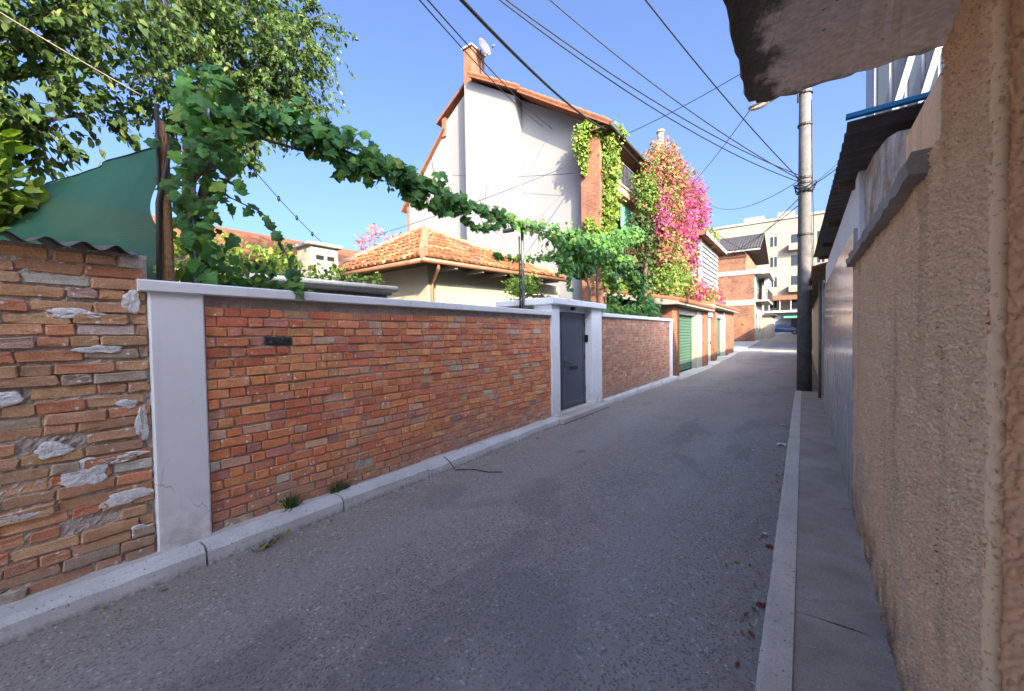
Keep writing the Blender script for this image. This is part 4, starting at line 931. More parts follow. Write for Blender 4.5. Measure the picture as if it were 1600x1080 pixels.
m.box(-2.82, -2.75, 45.6, 53, 5.7, 5.75); m.box(-3.8, -2.75, 45.6, 45.66, 5.7, 5.75); m.build('railing', 'darksteel', bl)
part('balcony_wall', 'whitetrim', bh, (-3.3, -2.9, 49.0, 53, 4.75, 7.2)); part('balcony_roof', 'concrete', bh, (-3.80, -2.6, 45.4, 53.2, 7.21, 7.4))
for a, b, c, d_ in ((47.5, 49, 4.8, 6.9), (46.5, 47.4, 1.9, 3.4), (50, 51.2, 1.6, 3.2)): part('window', 'glass', bh, (-3.799, -3.78, a, b, c, d_))
part('lean_to', 'jamb', bh, (-3.79, -2.9, 53.5, 60, Z0, 3.4)); part('lean_to_roof', 'darkroof', bh, (-3.79, -2.5, 53.2, 60.3, 3.401, 3.55))

# ================================================================== APARTMENT BLOCK
ap = thing('apartment_block', 'beige five storey apartment block closing the end of the street', 'building', (-5, 82, 1))
part('wall', 'apartment', ap, (-16, 14, 78, 92, .5, 19.6)); part('parapet', 'concrete', ap, (-16.2, 14.2, 77.8, 92.2, 19.6, 19.95))
part('wall', 'apartment', ap, (-26, -8.2, 80, 92, .5, 20.4))
part('roof_hut', 'apartment', ap, (-8.4, -5.4, 80, 86, 19.96, 21.2)); part('roof_hut', 'apartment', ap, (-3.5, -1.2, 80, 86, 19.96, 21.3))
for zz in (4.9, 8.3, 11.6, 14.9):
    part('string_course', 'concrete', ap, (-8.0, 14, 77.93, 77.999, zz + 2.45, zz + 2.6))
    for x0, x1, k in ((-4.4, -3.5, 0), (-1.6, .9, 1), (1.7, 2.6, 0), (3.4, 5.8, 1), (6.8, 9.4, 1), (-7.8, -6.8, 0)):
        w = part('window', 'glass', ap, (x0, x1, 77.96, 77.998, zz + .5, zz + 2.1)); part('frame', 'soffit' if k else 'whitetrim', w, ((x0 + x1) / 2 - .05, (x0 + x1) / 2 + .05, 77.93, 77.959, zz + .5, zz + 2.1), (x0, x1, 77.93, 77.959, zz + .42, zz + .5))
        if k and zz in (8.3, 14.9): part('balcony', 'apartment', ap, (x0 - .3, x1 + .3, 76.9, 77.92, zz - .5, zz + .55))
for x0, z in ((-10.5, 16.9), (-13.5, 16.9), (-10.5, 13.4)):
    w = part('window', 'glass', ap, (x0, x0 + 1.4, 79.95, 79.998, z, z + 1.3)); part('frame', 'whitetrim', w, (x0 + .65, x0 + .75, 79.92, 79.949, z, z + 1.3))
m = MB(); m.prism([(74.0, 6.4), (77.9, 7.3), (77.9, 7.45), (74.0, 6.55)], 'x', -4.6, 9); m.build('canopy_roof', 'terracotta', ap)
for k in range(9):
    part('canopy_post', 'whitetrim', ap, (-4.4 + k * 1.4, -4.28 + k * 1.4, 74.2, 74.32, 4.6, 6.45))
sp_ = thing('shop', 'white single storey shop with a green awning at the street end', 'shop', (-2, 74, 1.3))
part('wall', 'whitetrim', sp_, (-4.8, 8, 73.5, 77.7, 1.0, 4.4)); part('roof_slab', 'whitetrim', sp_, (-5.6, 8.2, 72.4, 77.8, 4.401, 4.75)); part('doorway', 'glass', sp_, (-1.5, .4, 73.44, 73.499, 1.35, 3.5))
m = MB(); m.prism([(72.2, 3.55), (73.49, 3.9), (73.49, 4.0), (72.2, 3.65)], 'x', -2.4, 2.0); m.build('awning', 'awning', sp_)

# ================================================================== CAR
cr = thing('parked_car', 'dark blue hatchback parked by the white shop at the street end', 'car', (-2.6, 66, gz(66)))
cz = gz(66); m = MB(); CY0 = 65.2
prof = [(-4.35, .30), (-4.40, .55), (-4.30, .78), (-3.55, .92), (-2.95, 1.38), (-1.75, 1.45), (-1.05, 1.02), (-.42, .90), (-.22, .70), (-.20, .32)]
secs = []
for yy, k, zs in ((0, .0, .0), (.06, .05, 0), (.25, .0, 0), (1.45, 0, 0), (1.64, .05, 0), (1.70, 0, 0)): pass
def car_sec(y, inset):
    return [(x * 1.0 + 0, CY0 + y + (inset if z > 1.0 else 0) * (1 if y < .85 else -1), z + cz) for x, z in prof]
A1, A2, A3, A4 = car_sec(.04, .20), car_sec(0, .18), car_sec(1.70, .18), car_sec(1.66, .20)
n = len(prof); m.add(A2 + A3, [tuple(range(n)), tuple(range(2 * n - 1, n - 1, -1))] + [(i, n + i, n + (i + 1) % n, (i + 1) % n) for i in range(n)])
cb_ = m.build('body', 'carpaint', cr)
m = MB(); m.add([(-3.30, CY0 + .045, 1.0 + cz), (-2.88, CY0 + .155, 1.32 + cz), (-1.82, CY0 + .155, 1.37 + cz), (-1.25, CY0 + .045, 1.0 + cz)], [(0, 3, 2, 1)]); o = m.build('side_window', 'glass', cr); o.modifiers.new('t', 'SOLIDIFY').thickness = .02
m = MB(); m.add([(-1.70, CY0 + .24, 1.43 + cz), (-1.70, CY0 + 1.46, 1.43 + cz), (-1.02, CY0 + 1.60, 1.03 + cz), (-1.02, CY0 + .1, 1.03 + cz)], [(0, 3, 2, 1)]); o = m.build('windscreen', 'glass', cr); o.modifiers.new('t', 'SOLIDIFY').thickness = .02
for x in (-3.6, -.95):
    for y_ in (-.02, 1.54):
        m = MB(); m.tube([(x, CY0 + y_, .30 + cz), (x, CY0 + y_ + .18, .30 + cz)], .30, 18); w = m.build('wheel', 'tyre', cr); m = MB(); m.tube([(x, CY0 + y_ - .008, .30 + cz), (x, CY0 + y_ + .188, .30 + cz)], .18, 14); m.build('rim', 'lamp', w)
for y_ in (.12, 1.38): part('headlight', 'lampglass', cr, (-.30, -.195, CY0 + y_, CY0 + y_ + .22, .62 + cz, .76 + cz))
for y_ in (.06, 1.48): part('tail_light', 'redlitter', cr, (-4.40, -4.33, CY0 + y_, CY0 + y_ + .16, .62 + cz, .80 + cz))

# ================================================================== PLANTS
GRAPE = [(.062, .16, .048), (.085, .20, .05), (.12, .24, .05), (.045, .12, .045), (.20, .29, .055)]; GW = [.28, .28, .2, .16, .08]
rng = np.random.default_rng(42)
def path_points(rng, path, n, rad):
    path = np.array(path, float); seg = np.linalg.norm(np.diff(path[:, :3], axis=0), axis=1); cum = np.concatenate([[0], np.cumsum(seg)])
    w = None; s = rng.uniform(0, cum[-1], n); P = np.stack([np.interp(s, cum, path[:, i]) for i in range(3)], 1); r = np.interp(s, cum, path[:, 3])
    d = rng.normal(0, 1, (n, 3)); d /= np.linalg.norm(d, axis=1, keepdims=True); off = d * (r * rng.uniform(.15, 1, n) ** .6)[:, None]
    k = np.sin(s * 7.3 + 1.1) * np.sin(s * 3.1) * .35 + np.sin(s * 17.0) * .2; return P + off * (1 + k)[:, None], d
# post with reeds, vine climbing it
pt = thing('wooden_post', 'brown reed wrapped wooden post leaning behind the white pillar', 'post', (-4.0, .93, 2.0))
m = MB(); m.tube([(-4.0, .925, 1.6), (-4.0, .93, 2.6), (-4.0, .92, 3.34)], [.026, .026, .022], 8); m.build('post', 'wood', pt, True)
m = MB(); r1 = random.Random(5)
for k in range(16):
    a = k * 2 * math.pi / 16; m.tube([(-4.0 + .032 * math.cos(a), .927 + .032 * math.sin(a), 2.02 + r1.uniform(0, .05)), (-4.0 + .028 * math.cos(a + .1), .925 + .028 * math.sin(a + .1), 3.22 + r1.uniform(-.3, .05))], .008, 5)
m.build('reed', 'wood', pt)
m = MB(); m.tube([(-3.97, .86, 1.9), (-3.97, .875, 2.7), (-3.96, .94, 3.05), (-3.96, .95, 3.16)], .018, 6); m.tube([(-3.97, .885, 2.6), (-3.97, .885, 3.45)], .012, 6); m.build('prop_pole', 'darksteel', pt, True)
gv = thing('grapevine', 'leafy grapevine climbing a pole beside the white pillar', 'vine', (-4.1, 1.2, 2.0))
m = MB(); m.tube([(-4.12, 1.2, 1.2), (-4.1, 1.22, 2.4), (-4.1, 1.24, 3.3), (-4.1, 1.25, 3.95)], [.03, .026, .022, .012], 7); m.build('stem', 'bark', gv, True)
m = MB(); m.tube([(-4.05, 1.12, 1.2), (-4.05, 1.12, 2.9)], .018, 7); m.tube([(-4.06, 1.25, 3.1), (-4.06, 1.25, 3.85)], .018, 7); m.build('support_pipe', 'steel', gv, True)
P, d = path_points(rng, [(-4.05, 1.16, 2.14, .30), (-4.05, 1.15, 2.6, .30), (-4.05, 1.18, 3.0, .32), (-4.05, 1.22, 3.4, .27), (-4.05, 1.26, 3.75, .22), (-4.05, 1.28, 3.98, .12)], 270, None)
P2, d2 = path_points(rng, [(-4.05, 1.2, 2.95, .1), (-4.0, 1.45, 2.85, .08), (-3.9, 1.57, 2.78, .05), (-3.82, 1.64, 2.6, .06), (-3.74, 1.70, 2.4, .07), (-3.68, 1.75, 2.15, .06), (-3.67, 1.77, 2.02, .03)], 42, None)
P = np.concatenate([P, P2]); d = np.concatenate([d, d2]); sz = rng.uniform(.055, .15, len(P)); sz[270:] = rng.uniform(.06, .11, 42)
fr = frames(rng, len(P), (.25, 0, -.8), d * .6 + np.array((.75, -.25, .5)), .45, .4)
split_leaves('grape', P - fr[0] * sz[:, None] * .3, sz, fr, palette(rng, len(P), GRAPE, GW), gv, 290)
m = MB(); m.tube([(-4.05, 1.2, 2.95), (-4.0, 1.45, 2.85), (-3.9, 1.57, 2.78), (-3.82, 1.64, 2.6), (-3.74, 1.70, 2.4), (-3.70, 1.75, 2.15)], .006, 5); m.build('trailing_shoot', 'vine_stem', gv, True)
# garland along the wire above the wall
gl = thing('grapevine', 'long grapevine garland strung above the wall towards the gate', 'vine', (-4.1, 5, 2))
GP = [(-4.1, 1.3, 3.45, .14), (-4.1, 1.65, 3.70, .17), (-4.1, 2.1, 3.78, .22), (-4.1, 2.5, 3.72, .24), (-4.1, 3.2, 3.68, .20), (-4.1, 3.9, 3.60, .22), (-4.1, 4.6, 3.63, .11), (-4.1, 5.46, 3.66, .10), (-4.12, 6.3, 3.66, .15), (-4.15, 7.2, 3.72, .25), (-4.2, 8.0, 3.75, .34)]
m = MB(); m.tube([p[:3] for p in GP], .016, 6); m.tube([(-4.1, 1.25, 3.3), (-4.1, 1.5, 3.52), (-4.1, 2.0, 3.55), (-4.1, 2.6, 3.66)], .014, 6); m.build('stem', 'bark', gl, True)
P, d = path_points(rng, GP, 800, None); Pq, dq = path_points(rng, GP[:6], 520, None); P = np.concatenate([P, Pq]); d = np.concatenate([d, dq])
extra = [[(-4.1, 2.45, 3.6, .1), (-4.1, 2.47, 3.42, .05)], [(-4.1, 3.35, 3.6, .12), (-4.1, 3.45, 3.42, .1), (-4.1, 3.55, 3.36, .06)], [(-4.1, 4.3, 3.6, .12), (-4.12, 4.5, 3.4, .08), (-4.12, 4.72, 3.3, .04)], [(-4.1, 3.85, 3.5, .1), (-4.1, 3.95, 3.38, .06)],
         [(-4.4, 5.5, 3.06, .04), (-4.4, 6.1, 3.08, .08), (-4.35, 6.8, 3.2, .10), (-4.3, 7.6, 3.35, .16), (-4.3, 8.3, 3.5, .2)], [(-4.1, 4.75, 3.35, .05), (-4.1, 5.1, 3.42, .07), (-4.1, 5.5, 3.58, .08)],
         [(-4.2, 7.7, 3.5, .15), (-4.2, 7.5, 3.2, .1), (-4.2, 7.4, 2.9, .08)], [(-4.2, 8.0, 3.4, .15), (-4.2, 7.9, 3.0, .12), (-4.15, 7.8, 2.6, .07)]]
m = MB()
for e_ in extra: m.tube([q[:3] for q in e_], .005, 5)
r9 = random.Random(71)
for k in range(26):
    yy = r9.uniform(1.8, 8.2); zz = 3.68 + r9.uniform(-.1, .15); dy, dz = r9.uniform(-.25, .3), r9.uniform(-.42, .28); m.tube([(-4.1, yy, zz), (-4.08 + r9.uniform(-.05, .08), yy + dy * .5, zz + dz * .6), (-4.05 + r9.uniform(-.1, .12), yy + dy, zz + dz)], [.005, .004, .002], 4)
m.build('shoot', 'vine_stem', gl)
Ps, ds_ = [P], [d]
for e_, n_ in zip(extra, (22, 34, 34, 22, 130, 45, 50, 60)): a, b = path_points(rng, e_, n_, None); Ps.append(a); ds_.append(b)
P = np.concatenate(Ps); d = np.concatenate(ds_); sz = rng.uniform(.05, .15, len(P)) * np.where(P[:, 1] > 4.2, .85, 1.0)
fr = frames(rng, len(P), (.2, 0, -.8), d * .7 + np.array((.6, -.3, .55)), .45, .4)
split_leaves('grape', P - fr[0] * sz[:, None] * .3, sz, fr, palette(rng, len(P), GRAPE, GW), gl, 296)
# dense vine arbour past the gate
av = thing('grapevine', 'dense dark green vine canopy on stems behind the gate', 'vine', (-4.4, 9.4, 2))
blobs = [(-4.3, 8.3, 3.75, .45), (-4.4, 9.0, 3.75, .55), (-4.5, 9.8, 3.85, .6), (-4.6, 10.6, 4.0, .6), (-4.6, 11.4, 4.3, .5), (-4.6, 12.2, 4.6, .45), (-4.6, 13.1, 4.9, .4), (-4.3, 11.5, 3.7, .4), (-4.2, 12.2, 3.3, .35), (-4.5, 9.2, 3.3, .35), (-4.5, 8.5, 3.3, .3)]
Ps, ds_ = [], []
for x, y_, z, r_ in blobs:
    n_ = int(900 * r_); dd = rng.normal(0, 1, (n_, 3)); dd /= np.linalg.norm(dd, axis=1, keepdims=True); Ps.append(np.array((x, y_, z)) + dd * np.array((r_, r_ * 1.1, r_ * .75)) * (rng.uniform(.05, 1, n_) ** .45)[:, None]); ds_.append(dd)
for e_, n_ in (([(-4.3, 12.2, 3.3, .3), (-4.2, 13.0, 2.8, .4), (-4.2, 13.8, 2.45, .45), (-4.4, 14.2, 2.5, .4)], 420), ([(-4.5, 9.2, 2.2, .35), (-4.4, 10.5, 2.2, .3), (-4.3, 12, 2.25, .35), (-4.2, 13.6, 2.4, .4)], 700), ([(-4.5, 10.9, 3.5, .25), (-4.5, 11.3, 3.0, .25), (-4.5, 11.5, 2.5, .25)], 200)):
    a, b = path_points(rng, e_, n_, None); Ps.append(a); ds_.append(b)
P = np.concatenate(Ps); d = np.concatenate(ds_); sz = rng.uniform(.07, .14, len(P)); fr = frames(rng, len(P), (.2, 0, -.7), d * .8 + np.array((.4, -.3, .6)), .5, .4)
split_leaves('grape', P - fr[0] * sz[:, None] * .3, sz, fr, palette(rng, len(P), GRAPE, GW), av, 290)
m = MB(); m.tube([(-4.3, 9.0, 0), (-4.3, 9.02, 1.8), (-4.26, 9.1, 2.7), (-4.36, 9.0, 3.2), (-4.42, 8.9, 3.7)], [.04, .035, .03, .025, .015], 7); m.build('stem', 'bark', av, True)
m = MB(); m.tube([(-4.3, 9.62, 0), (-4.3, 9.62, 3.9)], .03, 8); m.tube([(-4.5, 14.2, 2.3), (-4.7, 13.6, 3.6), (-4.6, 12.4, 4.5)], .03, 6); m.build('arbour_pole', 'darksteel', av, True)

# trees
TR = [(.055, .10, .022), (.04, .075, .018), (.075, .12, .025), (.16, .175, .055), (.03, .058, .015)]; TW = [.32, .27, .18, .06, .17]
def tree(label, base, top, blobs, nper, size, seed, cols=TR, w=TW, droop=.55, group=None):
    rg = np.random.default_rng(seed); t = thing('tree', label, 'tree', base, group); r1 = random.Random(seed)
    m = MB(); b = Vector(base); tp = Vector(top); mid = b.lerp(tp, .5) + Vector((r1.uniform(-.1, .1), r1.uniform(-.1, .1), 0))
    m.tube([b - Vector((0, 0, .2)), mid, tp], [.17, .12, .08], 9); Ps, Ts, Ns, tws = [], [], [], MB()
    for bx, by, bz, r_ in blobs:
        c = Vector((bx, by, bz)); st = mid.lerp(tp, r1.uniform(.1, 1)); k1 = st.lerp(c, .5) + Vector((r1.uniform(-.2, .2), r1.uniform(-.2, .2), r1.uniform(0, .25))); m.tube([st, k1, c], [.05, .03, .012], 6)
        nt_ = max(3, int(nper * r_ ** 2))
        for q in range(nt_):
            dd = rg.normal(0, 1, 3); dd /= np.linalg.norm(dd); s0 = np.array(c) + dd * r_ * rg.uniform(.1, .6); L = r_ * rg.uniform(.45, .95)
            e = s0 + (dd * np.array((1, 1, .6)) + np.array((0, 0, -droop)) * rg.uniform(.2, 1.2)) * L; mid_ = (s0 + e) / 2 + np.array((0, 0, .14 * L))
            tws.tube([tuple(s0), tuple(mid_), tuple(e)], [.006, .004, .002], 3, False)
            nl = int(26 * rg.uniform(.7, 1.3)); s = np.linspace(.05, 1, nl)[:, None]; pp = (1 - s) ** 2 * s0 + 2 * s * (1 - s) * mid_ + s ** 2 * e; pp = pp + rg.normal(0, .03, pp.shape)
            tdir = (e - s0) / L; Ps.append(pp); Ts.append(np.repeat((tdir * .5 + np.array((0, 0, -.55)))[None], nl, 0)); Ns.append(np.repeat((np.array((.35, -.3, .8)))[None], nl, 0))
    m.build('trunk', 'bark', t, True); tws.build('twigs', 'bark', t)
    P = np.concatenate(Ps); n = len(P); fr = frames(rg, n, np.concatenate(Ts), np.concatenate(Ns), .45, .45)
    leaf_mesh('crown', 'leaf', P, rg.uniform(.7, 1.25, n) * size, fr, palette(rg, n, cols, w, .22), t)
    return t
tree('large leafy tree rising behind the vine covered post', (-8.6, 2.1, 0), (-8.4, 2.3, 5.6),
     [(-7.4, 1.9, 5.6, .75), (-7.6, 2.5, 5.5, .8), (-7.6, 2.2, 6.4, .85), (-7.6, 3.1, 5.9, .85), (-7.4, 3.5, 6.4, .75), (-7.8, 3.0, 6.9, .95), (-7.6, 3.9, 7.1, .7), (-8.0, 4.1, 7.9, .8), (-7.6, 2.3, 7.4, 1.0), (-7.4, 1.7, 6.9, .9), (-8.2, 3.2, 8.2, 1.0), (-7.4, 2.9, 5.0, .5), (-7.3, 2.75, 4.5, .35), (-7.2, 2.3, 4.9, .5), (-7.4, 1.75, 5.0, .5), (-9.2, 2.4, 7.6, 1.0), (-9.4, 4.0, 7.2, 1.0), (-7.5, 3.85, 5.9, .45)], 74, .088, 1)
tree('nearer leafy tree at the top left corner behind the green net', (-7.4, -.9, 0), (-6.9, -.5, 4.3),
     [(-6.2, .2, 4.0, .6), (-6.2, .55, 4.4, .6), (-6.2, .1, 4.8, .75), (-6.2, .75, 5.0, .6), (-6.2, .4, 5.5, .8), (-6.2, 1.0, 5.6, .6), (-6.0, .0, 3.7, .45), (-6.1, .85, 4.1, .32), (-6.2, .5, 3.75, .4), (-6.2, -.6, 4.6, .9), (-6.6, -.9, 5.6, 1.0), (-6.4, .3, 6.3, .9), (-7.4, -.6, 6.4, 1.0), (-7.8, -.4, 4.8, .8)], 64, .10, 2)
YG = [(.20, .27, .035), (.14, .22, .03), (.26, .30, .055)]
def shrub(label, base, blobs, n, size, cols, seed, kind='leaf', name='shrub', cat='shrub', up=.4):
    rg = np.random.default_rng(seed); t = thing(name, label, cat, base); m = MB(); r1 = random.Random(seed); Ps, ds_ = [], []
    for x, y_, z, r_ in blobs:
        b = Vector(base); m.tube([b, b.lerp(Vector((x, y_, z)), .5) + Vector((r1.uniform(-.1, .1), r1.uniform(-.1, .1), 0)), (x, y_, z)], [.025, .018, .008], 5)
        k = int(n * r_ * r_); dd = rg.normal(0, 1, (k, 3)); dd /= np.linalg.norm(dd, axis=1, keepdims=True); lump = 1 + .25 * np.sin(dd[:, 0] * 5 + x * 7) * np.cos(dd[:, 2] * 6 + z * 5)
        Ps.append(np.array((x, y_, z)) + dd * r_ * (rg.uniform(.02, 1, k) ** .42 * lump)[:, None]); ds_.append(dd)
    m.build('stem', 'bark', t, True); P = np.concatenate(Ps); d = np.concatenate(ds_); k = len(P)
    leaf_mesh('foliage', kind, P, rg.uniform(.65, 1.3, k) * size, frames(rg, k, d * .6 + np.array((0, 0, up)), d * .5 + np.array((.4, -.3, .7)), .5, .5), palette(rg, k, cols, None, .22), t)
    return t
shrub('bright yellow green shrub at the left edge before the green net', (-5.9, -.4, 0), [(-5.6, .0, 2.75, .38), (-5.6, .16, 2.95, .26), (-5.7, -.3, 2.7, .5), (-5.6, .06, 3.3, .22)], 2200, .13, YG, 5)
shrub('flowering shrub on the yard wall left of the chimney box', (-6.6, 2.6, 2.4), [(-6.4, 2.1, 2.62, .3), (-6.6, 2.5, 2.72, .34), (-6.4, 2.9, 2.68, .26), (-6.4, 3.3, 2.64, .24), (-6.4, 3.7, 2.66, .22), (-6.4, 4.1, 2.62, .18), (-6.8, 2.2, 2.95, .3), (-6.9, 3.0, 2.95, .24), (-6.6, 1.7, 2.7, .36), (-6.4, 4.45, 2.72, .12)], 2000, .075, [(.20, .28, .05), (.12, .22, .04), (.28, .33, .07), (.07, .14, .035)], 6, 'ivy')
shrub('low dark green hedge plants just behind the white coping', (-4.5, 1.9, 1.6), [(-4.4, 1.35, 2.1, .28), (-4.4, 1.75, 2.12, .24), (-4.5, 2.05, 2.08, .2), (-4.5, 1.6, 2.25, .2)], 2200, .08, GRAPE, 7, 'ivy')
shrub('pink flowering shrub beyond the tiled roof', (-11.5, 8.2, 3.5), [(-11.5, 8.2, 4.9, .4), (-11.5, 8.0, 5.1, .25), (-11.6, 9.0, 5.1, .25), (-11.5, 7.6, 4.7, .3)], 700, .10, [(.50, .16, .20), (.42, .22, .18), (.25, .22, .10), (.55, .12, .24)], 8, 'ivy')
shrub('leafy green plant behind the gate canopy beside the post', (-5.4, 7.6, 1.8), [(-5.3, 7.3, 2.7, .25), (-5.4, 7.8, 2.8, .32), (-5.5, 8.3, 2.85, .28)], 1800, .09, [(.18, .28, .05), (.11, .22, .04), (.26, .34, .07)], 9, 'ivy')
# creeper on the pier of the white house
CR = [(.15, .22, .028), (.115, .185, .026), (.19, .245, .04), (.075, .135, .024), (.20, .165, .035)]
rg = np.random.default_rng(17); cpv = thing('creeper', 'bright yellow green creeper hanging down the brick corner pier', 'creeper', (-6.0, 14.2, 3))
Ps = []
for e_, n_ in (([(-6.0, 14.1, 9.3, .25), (-6.4, 13.9, 9.45, .28), (-6.75, 13.85, 9.3, .32), (-6.8, 13.85, 8.9, .34), (-6.75, 13.9, 8.3, .25), (-6.7, 13.9, 7.8, .15)], 1800), ([(-6.0, 14.3, 9.2, .36), (-5.95, 14.5, 8.5, .42), (-5.95, 14.5, 7.6, .42), (-5.95, 14.5, 6.6, .40), (-6.0, 14.4, 5.6, .38), (-6.1, 14.3, 4.8, .35), (-6.1, 14.3, 3.6, .35)], 6200), ([(-6.6, 13.9, 5.9, .2), (-6.3, 13.9, 5.6, .25), (-6.1, 14.0, 5.3, .25)], 500), ([(-5.6, 14.2, 9.3, .2), (-5.5, 15.0, 9.2, .18)], 160), ([(-6.2, 15.2, 3.3, .4), (-6.0, 16.4, 3.6, .5), (-5.6, 17, 3.7, .4)], 900)):
    a, b = path_points(rg, e_, n_, None); Ps.append(a)
P = np.concatenate(Ps); n = len(P); leaf_mesh('foliage', 'ivy', P, rg.uniform(.07, .14, n), frames(rg, n, (.2, -.1, -.8), (.7, -.5, .4), .45, .5), palette(rg, n, CR, [.3, .27, .2, .15, .08], .2), cpv)
m = MB(); m.tube([(-6.05, 14.4, 0), (-6.05, 14.3, 3), (-6.0, 14.4, 6), (-6.0, 14.3, 9.2)], [.05, .04, .03, .02], 7); m.build('stem', 'bark', cpv, True)
# bougainvillea
MAG = [(.32, .03, .14), (.25, .02, .105), (.36, .075, .18)]; SAL = [(.34, .115, .085), (.33, .14, .09), (.33, .07, .11), (.20, .17, .05), (.13, .15, .035)]; GRN = [(.10, .17, .028), (.06, .12, .022), (.15, .20, .035)]
bg_ = thing('bougainvillea', 'huge magenta and salmon bougainvillea spilling over the garage roof', 'bougainvillea', (-5.2, 20, 2.8)); rg = np.random.default_rng(23)
BL = [(-5.4, 17.0, 7.8, .6, 'g'), (-5.3, 17.0, 7.2, .55, 'g'), (-5.4, 17.7, 8.8, .6, 's'), (-5.2, 18.6, 9.4, .8, 's'), (-5.2, 19.6, 9.5, .8, 's'), (-5.1, 20.6, 9.3, .8, 's'), (-5.0, 20.4, 8.4, .9, 'm'), (-5.0, 21.4, 8.6, .8, 'm'), (-4.8, 22.4, 8.6, .9, 'm'), (-4.9, 23.6, 8.9, .7, 'm'), (-4.8, 23.4, 7.8, .8, 'm'), (-4.7, 24.4, 8.2, .6, 'm'), (-4.9, 19.2, 8.4, .8, 's'),
      (-4.9, 17.6, 7.2, .45, 'm'), (-4.9, 17.7, 6.4, .45, 'm'), (-4.9, 18.8, 7.3, .7, 's'), (-4.8, 19.4, 6.5, .7, 'm'), (-4.75, 20.4, 7.2, .7, 'm'), (-4.7, 20.9, 6.5, .6, 'm'), (-4.6, 21.3, 5.8, .55, 'm'), (-4.5, 21.5, 5.3, .45, 'm'), (-4.7, 20.0, 5.8, .6, 'm'), (-4.8, 18.8, 5.6, .6, 's'), (-4.8, 18.2, 5.0, .6, 's'), (-4.7, 19.3, 4.9, .6, 's'),
      (-4.6, 19.8, 4.2, .6, 'g'), (-4.7, 18.6, 4.1, .7, 'g'), (-4.7, 17.4, 3.8, .7, 'g'), (-4.4, 20.6, 3.9, .5, 's'), (-4.2, 21.3, 3.7, .5, 'm'), (-4.0, 22.3, 3.6, .45, 's'), (-3.95, 23.3, 3.5, .45, 's'), (-3.85, 24.4, 3.5, .4, 'm'), (-3.85, 25.4, 3.4, .35, 's'), (-4.3, 24.3, 6.9, .5, 'g'), (-4.2, 25.6, 6.9, .4, 'g'), (-4.9, 25.4, 7.3, .5, 'm'), (-5.6, 17.2, 6.2, .7, 'd'), (-5.6, 17.6, 5.2, .7, 'd'), (-5.6, 18, 4.4, .6, 'd')]
Ps, Cs, ds_ = [], [], []
for x, y_, z, r_, k in BL:
    n_ = int(1500 * r_ * r_); dd = rg.normal(0, 1, (n_, 3)); dd /= np.linalg.norm(dd, axis=1, keepdims=True); lump = 1 + .3 * np.sin(dd[:, 1] * 5 + z * 3) * np.cos(dd[:, 2] * 5 + y_ * 4)
    Ps.append(np.array((x, y_, z)) + dd * np.array((.75, 1, 1.1)) * r_ * (1.3 if k == 'm' else 1.15) * (rg.uniform(.02, 1, n_) ** .42 * lump)[:, None]); ds_.append(dd)
    pal = {'m': MAG + MAG + MAG + SAL[:2] + GRN[:2], 's': SAL + SAL[:2] + GRN[:2], 'g': GRN + GRN + SAL[3:4], 'd': [(.06, .10, .025), (.05, .07, .025)]}[k]; Cs.append(palette(rg, n_, pal, None, .2))
# loose sprays
for a in range(16):
    y_ = rg.uniform(17.5, 25.5); z = rg.uniform(8.3, 9.6); e = np.array((-4.7 + rg.normal(0, .4), y_ + rg.normal(.6, .6), z + rg.uniform(.2, .9))); s = np.linspace(0, 1, 34)[:, None]
    p = np.array((-5, y_, z - .3)) * (1 - s) + e * s + rg.normal(0, .07, (34, 3)); Ps.append(p); ds_.append(rg.normal(0, 1, (34, 3))); Cs.append(palette(rg, 34, SAL + MAG[:1] + GRN, None, .2))
P = np.concatenate(Ps); d = np.concatenate(ds_); n = len(P)
leaf_mesh('flowering_foliage', 'ivy', P, rg.uniform(.07, .17, n), frames(rg, n, d * .5 + np.array((.1, 0, -.5)), d * .6 + np.array((.5, -.3, .4)), .5, .5), np.concatenate(Cs), bg_)
m = MB(); m.tube([(-5.6, 17.0, 0), (-5.6, 17.2, 3), (-5.5, 17.6, 5.5), (-5.3, 18.6, 7.5), (-5.1, 20.5, 8.6)], [.12, .10, .08, .06, .03], 8); m.tube([(-5.5, 17.6, 5.5), (-5.0, 19.5, 6.5), (-4.8, 21, 6.6)], [.06, .04, .02], 6); m.build('trunk', 'bark', bg_, True)

# green shade net
sn = thing('shade_net', 'green shade net stretched from the wooden post over the yard', 'net', (-5.5, .4, 2.2))
rn = np.random.default_rng(3)
def netf(u, v):
    a = Vector((-4.35, .98, 3.30)).lerp(Vector((-7.2, .20, 3.10)), u); b = Vector((-4.15, .86, 2.10)).lerp(Vector((-5.2, -.55, 2.12)), u)
    p = a.lerp(b, v); sag = .10 * math.sin(math.pi * u) * (1 - v * .6); p.z += sag * .5; w = .06 * math.sin(9 * v + 5 * u) + .05 * math.sin(19 * u - 7 * v) + .02 * math.sin(41 * u + 9 * v) + .05 * math.sin(math.pi * 2.5 * u + v * 2) * v
    p.x += w; p.y += w * .6; return tuple(p)
m = MB(); m.grid(netf, 50, 40); m.build('net', 'net', sn, True)
m = MB(); m.tube([netf(i / 24, 0) for i in range(25)], .008, 5); m.build('edge_cord', 'cable', sn, True)

